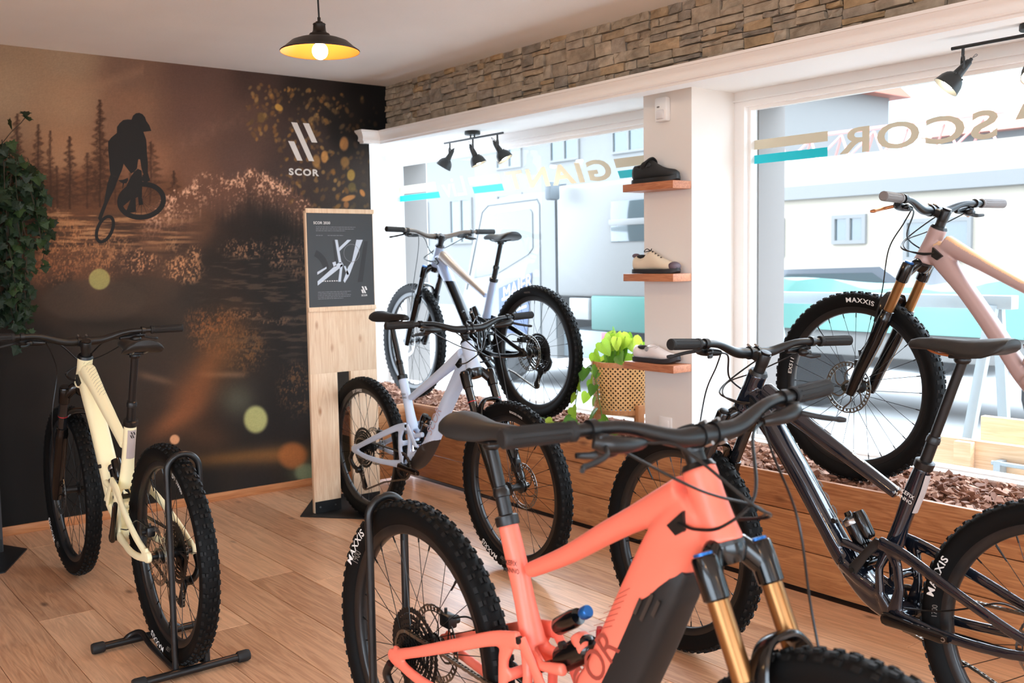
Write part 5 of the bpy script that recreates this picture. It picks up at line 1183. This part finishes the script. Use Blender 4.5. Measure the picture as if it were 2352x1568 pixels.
shoe('white cycling shoe with black sole on the lowest pier shelf', SHZ[2], M_shw, M_soled, None, 'road')

# ---- planter boxes along the windows
def planter(label, x0, x1, seed, ret=False):
    t = thing('planter_box', label, 'planter', (x0, 0, 0), 0, 'planter boxes under the windows')
    zt = (.012, .165, .318, .462); r = random.Random(seed)
    for i in range(3):
        x = x0
        while x < x1-.01:
            e = min(x1, x+r.choice([2.4, 3.0, 4.0])); e = x1 if x1-e < .4 else e
            b_ = MB().bbox((-(e-x)/2+.0008, -.010, zt[i]+.0018), ((e-x)/2-.0012, .012, zt[i+1]-.0018), .003).obj('board', M_larch, t); b_.location = ((x+e)/2-x0, 0, 0); x = e
    if ret:
        for i in range(3): b_ = MB().bbox((-.012, -.215, zt[i]+.0008), (.010, .215, zt[i+1]-.0008), .0015).obj('return_board', wood('larch_board_y_lit', (168, 112, 70), (214, 160, 112), axis=1, rnd=.15), t); b_.location = (-.012, -.228, 0)  # paler larch: window light on this face put into the colour
    MB().box((.02, .02, .0), (x1-x0-.02, .045, .012)).obj('plinth', mat('plinth_dark', (30, 22, 18), .8), t); return t
planter('larch planter box of bark chips under the left window', .205, 2.08, 3, True)
planter('larch planter box of bark chips under the right window', 2.08, 5.2, 8)
# bark chips
M_bark = bpy.data.materials.new('bark_chip'); M_bark.use_nodes = True
nt = M_bark.node_tree; N = nt.nodes; L = nt.links; b = N['Principled BSDF']; b.inputs['Roughness'].default_value = .85
ge = N.new('ShaderNodeNewGeometry'); cr = N.new('ShaderNodeValToRGB'); cr.color_ramp.elements[0].color = rgb(84, 54, 42); cr.color_ramp.elements[1].color = rgb(190, 150, 126)
e = cr.color_ramp.elements.new(.5); e.color = rgb(130, 88, 68); no_ = N.new('ShaderNodeTexNoise'); no_.inputs['Scale'].default_value = 60; mx = N.new('ShaderNodeMath'); mx.operation = 'MULTIPLY_ADD'; mx.inputs[1].default_value = .5
L.new(ge.outputs['Position'], no_.inputs['Vector']); L.new(no_.outputs['Fac'], mx.inputs[0]); hl = N.new('ShaderNodeMath'); hl.operation = 'MULTIPLY'; hl.inputs[1].default_value = .6; L.new(ge.outputs['Random Per Island'], hl.inputs[0]); L.new(hl.outputs[0], mx.inputs[2]); L.new(mx.outputs[0], cr.inputs['Fac']); L.new(cr.outputs['Color'], b.inputs['Base Color'])
bk = MB(); bk.box((-.955, .014, .30), (5.2, FR-.037, .428)); bk.box((.002, -.44, .30), (.18, .02, .425))
cr_ = random.Random(21)
def chip(x, y, z):
    l = cr_.uniform(.013, .034); w = cr_.uniform(.008, .019); h = cr_.uniform(.002, .007)
    q = Quaternion((cr_.gauss(0, 1), cr_.gauss(0, 1)*.55, cr_.gauss(0, 1)*.55, cr_.gauss(0, 1)*2)) if True else None
    q = (Quaternion((0, 0, 1), cr_.uniform(0, 6.28)) @ Quaternion((1, 0, 0), cr_.gauss(0, .45)) @ Quaternion((0, 1, 0), cr_.gauss(0, .40)))
    pts = []; k = cr_.choice([4, 5, 5, 6]); a0 = cr_.uniform(0, 6)
    for s in (-1, 1):
        for i in range(k):
            a = a0+2*PI*i/k; j = 1+.25*math.sin(i*2.3+a0*3); v = q @ Vector((l*math.cos(a)*j, w*math.sin(a)*j, s*h*(.7+.5*math.sin(i*1.7+a0)))); pts.append((x+v.x, y+v.y, z+v.z))
    bk.add(pts, [tuple(range(k-1, -1, -1)), tuple(range(k, 2*k))]+[(i, (i+1) % k, k+(i+1) % k, k+i) for i in range(k)])
for i in range(7200):
    x = cr_.uniform(-.93, 5.15); y = cr_.uniform(.03, FR-.06)
    if 1.96 < x < 2.30 and y > .22: continue
    chip(x, y, .434+cr_.uniform(-.004, .022)+.006*math.sin(x*5)*math.cos(y*9))
for i in range(260): chip(cr_.uniform(.02, .17), cr_.uniform(-.42, .03), .432+cr_.uniform(-.004, .02))
bko = bk.obj('bark_chips', M_bark, None, smooth=0, recalc=False); tag(bko, 'brown bark chips heaped in the window planters', 'bark'); bko['kind'] = 'stuff'

# ---- basket planter with trailing plant
BX, BY, BZ, BR = 1.672, .375, .545, .158
bs = thing('plant_basket', 'woven cane basket on a wooden stand beside the pier', 'basket', (BX, BY, .44))
M_cane = mat('cane', (226, 176, 116), .55, var=(20, .12)); M_std = wood('stand_wood', (186, 120, 74), (216, 158, 108), axis=2, scale=2, rnd=.1, knots=False)
ln = MB(); ln.lathe([(0, .11), (.112, .11), (.128, .33), (.146, .335), (.150, .335)], n=40); ln.obj('liner', mat('basket_liner', (66, 46, 34), .9), bs, smooth=50)
wv = MB(); K = 38; z0, z1 = BZ-.44, BZ-.44+.235
for sgn in (1, -1):
    for k in range(K):
        a0 = 2*PI*k/K; pts = []
        for i in range(10):
            t = i/9; a = a0+sgn*t*1.55; r = BR-.012*(1-t)**2+(.0012 if (i+k) % 2 else -.0012)*sgn; pts.append(V(r*math.cos(a), r*math.sin(a), z0+(z1-z0)*t))
        vs = []; fs = []
        for i, p in enumerate(pts):
            tt = nrm(pts[min(i+1, 9)]-pts[max(i-1, 0)]); rr = nrm(V(p[0], p[1], 0)); s_ = nrm(np.cross(tt, rr)); vs += [p-s_*.0046, p+s_*.0046]
        for i in range(9): fs.append((2*i, 2*i+1, 2*i+3, 2*i+2))
        wv.add(vs, fs)
wv = wv.obj('cane_weave', M_cane, bs, smooth=0, recalc=False)
MB().lathe([(.150, z1-.004), (.162, z1-.004), (.164, z1+.010), (.160, z1+.022), (.152, z1+.022)], n=48, closed=True).obj('rim', M_std, bs); MB().lathe([(.130, z0-.016), (.152, z0-.016), (.154, z0+.006), (.136, z0+.008)], n=48, closed=True).obj('base_ring', M_std, bs)
for (lx, ly, rd) in ((-.168, -.02, 0), (.160, -.03, 0), (-.01, .12, 1)):
    q = MB()
    if rd: q.cyl(V(lx, ly, 0), V(lx, ly, z0), .017, n=16)
    else: q.bbox((lx-.012, ly-.022, 0), (lx+.012, ly+.022, z0+.035), .003)
    q.obj('stand_leg', M_std, bs)
q = MB(); q.bbox((-.168, -.03, z0-.034), (.160, -.012, z0-.016), .002); q.obj('cross_bar', M_std, bs)
M_leafs = []
for i, c in enumerate(((96, 150, 52), (140, 186, 62), (176, 206, 84), (74, 126, 50))):
    m = mat('pothos_leaf_%d' % i, c, .38, spec=.4, var=(18, .18)); M_leafs.append(m)
    nt = m.node_tree; bs_ = nt.nodes['Principled BSDF']; tr = nt.nodes.new('ShaderNodeBsdfTranslucent'); tr.inputs['Color'].default_value = rgb(min(255, c[0]+40), min(255, c[1]+30), c[2]); mxs = nt.nodes.new('ShaderNodeMixShader'); mxs.inputs[0].default_value = .35
    nt.links.new(bs_.outputs[0], mxs.inputs[1]); nt.links.new(tr.outputs[0], mxs.inputs[2]); nt.links.new(mxs.outputs[0], nt.nodes['Material Output'].inputs['Surface'])
def heart(mt):
    # leaf in xz: stalk end at origin, tip at -z; folded along the midrib
    half = [(0, .0), (.16, .10), (.34, .08), (.44, -.10), (.42, -.34), (.30, -.62), (.14, -.86), (0, -1.0)]; mid = [(0, 0), (0, -.10), (0, -.12), (0, -.25), (0, -.42), (0, -.66), (0, -.87), (0, -1.0)]
    vs = [(0, .02*math.sin(-q*3), q) for _, q in mid]; n = len(mid); fs = []
    for s in (1, -1):
        o = len(vs); vs += [(s*x, -.22*x+.05*math.sin(q*3), q) for x, q in half]
        for i in range(n-1):
            f = (i, i+1, o+i+1, o+i); fs.append(f if s > 0 else f[::-1])
    return MB().add(vs, fs).mesh('leaf', mt, 60, recalc=False)
HE = [heart(m) for m in M_leafs]
pl = thing('trailing_plant', 'trailing pothos with heart-shaped green leaves in the cane basket', 'plant', (BX, BY, .72))
pr_ = random.Random(4); nl_ = [0]
def leaf_at(par, me, p, size, yaw, pitch, roll):
    o = link('leaf', me, par); o.location = p; o.scale = (size,)*3; o.rotation_euler = (pitch, roll, yaw)
def vine(pts, mt, r=.0028):
    P_v = spline([V(*p)-V(BX, BY, .72) for p in pts], 6); MB().tube(P_v, r, 6).obj('stem', mt, pl); return P_v
M_vine = mat('vine_green', (84, 116, 52), .5)
vines = [[(1.62, .30, .80), (1.56, .22, .76), (1.53, .18, .62), (1.55, .15, .50), (1.58, .13, .455)], [(1.66, .28, .80), (1.66, .20, .74), (1.70, .18, .62), (1.74, .16, .52), (1.70, .12, .46)], [(1.58, .13, .46), (1.45, .10, .475), (1.32, .09, .49), (1.20, .09, .475)], [(1.70, .12, .46), (1.60, .06, .475), (1.48, .04, .47)],
         [(1.74, .16, .52), (1.84, .16, .50), (1.92, .18, .475)], [(1.60, .36, .80), (1.51, .36, .78), (1.47, .34, .66), (1.44, .32, .56)]]
for i, vn in enumerate(vines):
    P_v = vine(vn, M_vine)
    for j in range(3, len(P_v), 3 if i < 2 else 4):
        p = P_v[j]; leaf_at(pl, HE[pr_.choice([0, 0, 1, 3, 3])] if i < 2 else HE[pr_.choice([0, 1, 2, 1])], p+V(pr_.uniform(-.012, .012), -.012, .004), pr_.uniform(.055, .085), pr_.uniform(-.9, .9), pr_.uniform(-.7, -.1), pr_.uniform(-.9, .9))
for k in range(26):
    a = pr_.uniform(0, 2*PI); r = pr_.uniform(.0, .13); base = V(r*math.cos(a), r*math.sin(a), .075); tip = base+V(pr_.uniform(-.05, .05), pr_.uniform(-.06, .03), pr_.uniform(.03, .15))
    MB().tube([base, (base+tip)/2+V(0, 0, .02), tip], .0022, 5).obj('stem', M_vine, pl); leaf_at(pl, HE[pr_.choice([1, 2, 2, 1, 0])], tip, pr_.uniform(.065, .11), pr_.uniform(-1.3, 1.3), pr_.uniform(-.9, .3), pr_.uniform(-.8, .8))

# ---- ivy hanging at the left edge
iv = thing('hanging_ivy', 'dark green ivy hanging over the left edge of the mural', 'plant', (.17, -2.42, 1.55))
M_iv = [mat('ivy_leaf_%d' % i, c, .5, spec=.3, var=(25, .25)) for i, c in enumerate(((34, 52, 30), (26, 42, 25), (50, 70, 38)))]
def ivyleaf(mt):
    out = [(0, .0), (.12, -.10), (.40, .02), (.36, -.22), (.58, -.36), (.34, -.50), (.24, -.72), (0, -1.0), (-.24, -.72), (-.34, -.50), (-.58, -.36), (-.36, -.22), (-.40, .02), (-.12, -.10)]
    vs = [(0, -.06, -.36)]+[(x, .05*abs(x), z) for x, z in out]; n = len(out)
    return MB().add(vs, [(0, 1+i, 1+(i+1) % n) for i in range(n)]).mesh('leaf', mt, 0, recalc=False)
IL = [ivyleaf(m) for m in M_iv]; ir = random.Random(12); st_ = MB(); M_ist = mat('ivy_stem', (60, 48, 34), .8)
spots = []
for s in range(40):
    y0 = -2.62+ir.uniform(0, .54); top = float(np.interp(y0, [-2.6, -2.26, -2.16, -2.10, -2.06], [1.97, 1.95, 1.90, 1.84, 1.74]))+ir.uniform(-.04, .02); L_ = float(np.interp(y0, [-2.6, -2.24, -2.17, -2.12, -2.06], [.98, .98, .95, .42, .22]))*ir.uniform(.75, 1.0)
    x0 = .11+ir.uniform(-.06, .08); p = V(x0, y0, top); pts = [p]
    for k in range(7): p = p+V(ir.uniform(-.02, .02), ir.uniform(-.016, .022), -L_/7); pts.append(p)
    st_.tube([q-V(.17, -2.42, 1.55) for q in pts], .0022, 5)
    for k in range(30): i = ir.uniform(0, 6.99); j = int(i); spots.append(pts[j]+(pts[j+1]-pts[j])*(i-j)+V(ir.uniform(-.03, .05), ir.uniform(-.035, .035), 0))
tw = [V(.17, -2.27, 1.90), V(.17, -2.20, 1.99), V(.17, -2.16, 2.03), V(.17, -2.13, 2.07)]; st_.tube([q-V(.17, -2.42, 1.55) for q in tw], .002, 5); spots = [tw[3], tw[2]+V(0, -.05, .02), tw[3]+V(0, -.01, .02)]+spots
st_.obj('stems', M_ist, iv)
spots.sort(key=lambda p: -p[1]+.6*abs(p[0]-.3)); rest = MB()
for i, p in enumerate(spots):
    sz = ir.uniform(.035, .062); yaw = PI/2+ir.gauss(0, .6)+PI; pit = ir.gauss(-.35, .35); rol = ir.gauss(0, .45)
    if i < 290: leaf_at(iv, IL[ir.choice([0, 0, 1, 1, 2])], p-V(.17, -2.42, 1.55), sz, yaw+PI, pit, rol)
    else:
        from mathutils import Euler
        Rm = Euler((pit, rol, yaw+PI)).to_matrix(); me_ = IL[0]
        rest.add([np.array(Rm @ (v.co*sz))+p-V(.17, -2.42, 1.55) for v in me_.vertices], [tuple(q.vertices) for q in me_.polygons])
rest = rest.obj('foliage', M_iv[1], iv, smooth=0, recalc=False); rest['kind'] = 'stuff'
pt = thing('wall_planter', 'dark wall pot that carries the ivy left of the mural view', 'plant pot', (0, -2.48, 1.80)); MB().bbox((.002, -.24, 0), (.20, .13, .15), .01).obj('trough', M_slate, pt)
# ================================================================== STREET BEYOND THE GLASS
M_road = mat('pale_asphalt', (158, 158, 157), .9, var=(1.5, .06)); M_fac = mat('cream_facade', (142, 132, 117), .9, var=(2, .02)); M_fac2 = mat('pale_grey_facade', (100, 99, 97), .9)
M_tw = mat('truck_white', (108, 106, 103), .45); M_tg = mat('truck_glass', (40, 54, 57), .08, spec=.8); M_teal = mat('teal_tarp', (44, 98, 88), .5, bump=(8, .5, 3)); M_seam = mat('truck_seam', (48, 54, 56), .5)
M_conc = mat('concrete', (150, 148, 146), .9, var=(5, .12)); M_galv = mat('galvanised', (150, 162, 168), .4, metal=.4); M_hill = mat('hill_forest', (120, 138, 140), .95, var=(.25, .25)); M_tile = mat('roof_tile', (160, 96, 78), .85); M_bluep = mat('sign_blue', (20, 52, 98), .4); M_grd = mat('dark_metal', (70, 76, 80), .6)
gr2 = MB().box((-60, -80, -.2), (60, -6.8, -.06)); gr2.box((8.75, -6.8, -.2), (60, .84, -.06)); struct(gr2.obj('yard_ground', M_road))
gr = MB().box((-60, .84, -.2), (60, 80, -.06)).obj('street_ground', M_road); struct(gr)
# white delivery truck
TY = 3.6
tk = thing('truck', 'white delivery truck parked outside the left window', 'truck', (-3.0, TY+.9, -.06))
O = V(-3.0, TY+.9, -.06)
def loc(x, y, z): return V(x, y, z)-O
cab = MB(); side = [(-4.42, .28), (-4.40, .80), (-4.26, 1.12), (-4.02, 1.86), (-3.86, 2.00), (-3.4, 2.06), (-2.62, 2.06), (-2.62, .28)]
cab.prism(side, lambda u, v, w: loc(u, TY+w, v), 1.8); cab.obj('cab', M_tw, tk, smooth=30)
MB().prism([(-4.10, 1.14), (-3.86, 1.80), (-3.78, 1.87), (-3.04, 1.89), (-3.00, 1.85), (-3.00, 1.47), (-3.08, 1.40), (-3.62, 1.20)], lambda u, v, w: loc(u, TY-.004-w, v), .006).obj('door_window', M_tg, tk)
sm = MB()
for a, b_ in (((-4.26, 1.0), (-3.92, 1.90)), ((-3.92, 1.90), (-3.80, 1.97)), ((-3.80, 1.97), (-2.92, 1.99)), ((-2.92, 1.99), (-2.88, 1.93)), ((-2.88, 1.93), (-2.88, .5)), ((-2.62, 2.0), (-2.62, .5))): sm.tube([loc(a[0], TY-.002, a[1]), loc(b_[0], TY-.002, b_[1])], .008, 5)
sm.obj('door_seams', M_seam, tk)
MB().bbox(loc(-2.56, TY-.05, .95), loc(-1.15, TY+1.85, 2.10), .05).obj('cargo_body', M_tw, tk)
MB().bbox(loc(-1.72, TY-.062, 1.50), loc(-1.18, TY-.045, 1.90), .008).obj('body_window', M_tg, tk); MB().bbox(loc(-1.74, TY-.070, 1.66), loc(-1.17, TY-.06, 1.72), .004).obj('window_rail', M_tw, tk)
MB().bbox(loc(-2.02, TY-.06, .62), loc(-1.15, TY+1.8, .97), .02).obj('tarp_side', M_teal, tk); MB().bbox(loc(-2.35, TY-.06, .72), loc(-2.06, TY+.3, .94), .01).obj('locker', M_conc, tk)
MB().bbox(loc(-4.3, TY+.1, .30), loc(-1.15, TY+1.7, .60), .02).obj('chassis', M_galv, tk)
for wx in (-3.7, -1.6):
    w = MB().lathe([(0, -.14), (.22, -.14), (.33, -.12), (.36, -.06), (.36, .06), (.33, .12), (0, .14)], loc(wx, TY+.16, .30), (0,1,0), 28).obj('wheel', M_rub, tk); MB().lathe([(0, -.155), (.08, -.15), (.19, -.145), (.20, -.13)], loc(wx, TY+.16, .30), (0,1,0), 20).obj('hubcap', M_galv, w)
sg = MB(); q = [(-3.62, .52), (-3.12, .52), (-3.02, 1.20), (-3.62, 1.02)]; sg.prism(q, lambda u, v, w: loc(u, TY-.006-w, v), .004); sg = sg.obj('door_sign', M_bluep, tk)
sgt = MB(); decal_text(sgt, 'MAIER', .22, lambda x, y_: tuple(loc(-3.28+x*.85, TY-.012, 1.03+y_+x*.28)), .0)
for k in range(4): sgt.add([loc(-3.56, TY-.012, .88-.09*k), loc(-3.12, TY-.012, 1.0-.09*k), loc(-3.12, TY-.012, 1.025-.09*k), loc(-3.56, TY-.012, .905-.09*k)], [(0,1,2,3)])
sgt.obj('sign_lettering', M_pw, sg, smooth=0, recalc=False)
MB().bbox(loc(-1.86, TY-.066, .50), loc(-1.60, TY-.055, .60), .003).obj('warning_plate', mat('plate_red', (206, 70, 84), .5), tk)
mr = MB(); mr.bbox(loc(-2.50, TY-.25, 1.95), loc(-2.40, TY-.12, 2.14), .02); mr.tube([loc(-2.45, TY-.18, 2.1), loc(-2.45, TY, 2.12)], .012, 8); mr.obj('mirror', M_grd, tk)
# buildings
def house(label, x0, x1, y0, y1, h, mt, wins, roof=None, band=None):
    t = thing('house', label, 'building', ((x0+x1)/2, (y0+y1)/2, -.06)); o = V((x0+x1)/2, (y0+y1)/2, -.06)
    MB().box(V(x0, y0, -.06)-o, V(x1, y1, h)-o).obj('walls', mt, t)
    if band is not None: MB().box(V(x0-.1, y0-.12, band)-o, V(x1+.1, y1, band+.22)-o).obj('cornice_band', M_fac2, t)
    for (wx, wz, ww, wh) in wins:
        f = MB(); 
        for a, b_ in (((wx-ww/2-.06, wz-wh/2-.06), (wx+ww/2+.06, wz-wh/2)), ((wx-ww/2-.06, wz+wh/2), (wx+ww/2+.06, wz+wh/2+.06)), ((wx-ww/2-.06, wz-wh/2), (wx-ww/2, wz+wh/2)), ((wx+ww/2, wz-wh/2), (wx+ww/2+.06, wz+wh/2)), ((wx-.03, wz-wh/2), (wx+.03, wz+wh/2))): f.box(V(a[0], y0-.06, a[1])-o, V(b_[0], y0+.02, b_[1])-o)
        f = f.obj('window', M_fac2, t); MB().box(V(wx-ww/2, y0-.02, wz-wh/2)-o, V(wx+ww/2, y0-.005, wz+wh/2)-o).obj('pane', M_tg, f)
    if roof:
        r = MB(); r.prism([(y0-.5, h), ((y0+y1)/2, h+roof), (y1+.5, h)], lambda u, v, w: V(x0-.4+w, u, v)-o, x1-x0+.8); r.obj('roof', M_tile, t)
    return t
house('cream street house with a flat roof across from the right window', -8.5, 6.0, 11, 18, 2.95, M_fac, [(-5.55, 1.65, .55, .55), (-3.95, 1.75, .5, .35), (-2.45, 1.55, .95, .52), (-.2, 1.5, .9, .5)], None, 2.28)
house('pale grey town house behind the truck', -26, -10, 15, 22, 5.6, M_fac2, [(-23, 2.6, 1.1, 1.3), (-20.5, 2.6, 1.1, 1.3), (-18, 2.6, 1.1, 1.3), (-15.5, 2.6, 1.1, 1.3), (-13, 2.6, 1.1, 1.3), (-18, 4.6, 1.1, 1.0), (-15.5, 4.6, 1.1, 1.0), (-13, 4.6, 1.1, 1.0)], 1.6, None)
house('white town house with red roof further along the street', -9.6, -3, 24, 30, 4.6, mat('white_facade', (106, 106, 106), .9), [(-8, 3.3, 1, 1), (-6, 3.3, 1, 1), (-4.2, 3.3, 1, 1)], 1.8)
# things on the flat roof: red truss, vents
cr2 = thing('crane_jib', 'pale red lattice crane jib lying above the flat roof', 'crane', (-4.9, 11.6, 2.885)); M_cred = mat('crane_red', (206, 120, 116), .6)
c = MB(); 
for z, y in ((0.10, 0), (.10, .5), (.55, .25)): c.tube([V(-3.2, y, z), V(3.0, y, z)], .03, 6)
for k in range(10): x = -3.2+.62*k; c.tube([V(x, 0, .1), V(x+.31, .25, .5)], .018, 5); c.tube([V(x+.31, .25, .5), V(x+.62, 0, .1)], .018, 5); c.tube([V(x, .5, .1), V(x+.31, .25, .5)], .018, 5)
c.obj('lattice', M_cred, cr2)
sk = thing('skylight', 'glazed skylight on the cream flat roof', 'skylight', (-1.0, 14.6, 2.96)); s = MB(); s.prism([(-1.1, 0), (-.9, .75), (.9, .85), (1.1, 0)], lambda u, v, w: V(u, w, v), 1.4); s.obj('glazing', M_tg, sk)
for k, (x, nm) in enumerate(((.15, 'left'), (.75, 'right'))): v_ = MB().lathe([(.16, 0), (.16, .55), (.22, .58), (.22, .68), (0, .72)], V(x, 13, 2.95), n=16).obj('roof_vent', M_tile); tag(v_, nm+' brick vent pipe on the cream flat roof', 'vent', 'roof vents')
# mast and hills
mst = MB()
for dx, dy in ((-.3, -.3), (.3, -.3), (.3, .3), (-.3, .3)): mst.tube([V(dx, dy, 0), V(dx, dy, 9)], .035, 5)
for k in range(14): z = .64*k; mst.tube([V(-.3, -.3, z), V(.3, -.3, z+.64)], .02, 4); mst.tube([V(.3, -.3, z), V(-.3, -.3, z+.64)], .02, 4); mst.tube([V(.3, .3, z), V(.3, -.3, z+.64)], .02, 4)
mo = mst.obj('lattice_mast', mat('mast_white', (196, 200, 202), .5)); mo.location = (1.4, 20, -.06); tag(mo, 'white lattice mast behind the cream house', 'mast')
hl = MB(); vs = []; fs = []; n1, n2 = 60, 16
for i in range(n1+1):
    for j in range(n2+1):
        x = -150+260*i/n1; y = 60+90*j/n2; zt = (16+26*sst(-60, 40, x)+5*math.sin(x*.07)+3*math.sin(x*.19))*min(1, j/8.0)**.9+1.3*math.sin(i*2.1+j*1.7); vs.append((x, y, float(zt)-1))
for i in range(n1):
    for j in range(n2): a = i*(n2+1)+j; fs.append((a, a+n2+1, a+n2+2, a+1))
hl.add(vs, fs); struct(hl.obj('hills', M_hill, smooth=60))
# trestle, teal tarp heap, timber box and rail in front of the right window
tr = thing('trestle', 'grey metal trestle standing outside the right window', 'trestle', (2.2, 1.85, -.06)); o = V(2.2, 1.85, -.06)
MB().bbox(V(1.35, 1.81, 1.045)-o, V(3.02, 1.89, 1.115)-o, .004).obj('beam', M_galv, tr)
for sx in (1.5, 2.92):
    for s in (1, -1): MB().tube([V(sx, 1.85+s*.03, 1.06)-o, V(sx-.05*(1 if sx > 2 else -1), 1.85+s*.30, -.06)-o], .022, 8, b=.030, exp=4).obj('leg', M_galv, tr)
tp = thing('trailer', 'trailer with a teal tarpaulin over its load behind the trestle', 'trailer', (1.0, 5.2, -.06)); h_ = MB(); vs = []; fs = []
for i in range(31):
    for j in range(15): u, v = i/30, j/14; vs.append((-1.9+3.8*u, -.9+1.8*v, .74+(.40+.05*math.sin(9*u+3*v)+.025*math.sin(31*u))*min(1, 7*min(v, 1-v))*min(1, 12*min(u, 1-u))))
for i in range(30):
    for j in range(14): a = i*15+j; fs.append((a, a+15, a+16, a+1))
h_.add(vs, fs).obj('sheet', M_teal, tp, smooth=60); MB().bbox((-1.85, -.86, .52), (1.85, .86, .74), .02).obj('trailer_bed', M_tw, tp)
for sx in (-1.1, 1.1): MB().lathe([(0, -.1), (.26, -.1), (.29, -.05), (.29, .1), (0, .1)], V(sx, -.6, .29), (0,1,0), 22).obj('wheel', M_rub, tp)
tbx = thing('timber_trough', 'pale timber trough with a metal bar just outside the right window', 'trough', (3.9, 1.05, -.06)); o = V(3.9, 1.05, -.06); M_tim = wood('timber_pale', (206, 160, 112), (236, 200, 156), axis=0, rnd=.1, knots=False)
MB().bbox(V(2.98, 1.00, .12)-o, V(5.2, 1.04, .505)-o, .003).obj('front_board', M_tim, tbx); MB().bbox(V(2.98, 1.60, .12)-o, V(5.2, 1.64, .52)-o, .003).obj('back_board', M_tim, tbx); MB().bbox(V(2.98, 1.02, -.06)-o, V(5.2, 1.62, .14)-o, .003).obj('base', M_tim, tbx)
MB().bbox(V(3.18, .96, .30)-o, V(3.26, 1.0, .50)-o, .004).obj('batten', M_tim, tbx); bb_ = MB(); bb_.tube([V(3.36, .95, .43)-o, V(4.6, .95, .43)-o], .010, 10); bb_.bbox(V(3.37, .94, .37)-o, V(3.40, 1.0, .44)-o, .002); bb_.obj('metal_bar', M_galv, tbx)
car = thing('car', 'grey car with red tail lights parked in front of the cream house', 'car', (-1.9, 8.4, -.06)); cb2 = MB()
cb2.prism([(-1.9, .25), (-1.95, .6), (-1.3, .78), (-.8, 1.22), (.6, 1.25), (1.2, .85), (1.95, .72), (2.0, .25)], lambda u, v, w: V(u, w-.8, v), 1.6); cb2.obj('body', mat('car_grey', (70, 74, 80), .25, coat=.5), car, smooth=30)
for sx in (-1.9, 1.9): MB().bbox((sx-.12, -.86, .52), (sx+.12, -.78, .70), .02).obj('tail_light', mat('tail_red', (190, 20, 34), .3), car)
MB().prism([(-1.15, .80), (-.75, 1.16), (.5, 1.18), (1.0, .86)], lambda u, v, w: V(u, -.806-w, v), .004).obj('side_window', M_tg, car)
for x in (-1.3, 1.3): MB().lathe([(0, -.1), (.30, -.1), (.32, -.05), (.32, .1), (0, .1)], V(x, -.74, .32), (0,1,0), 22).obj('wheel', M_rub, car)
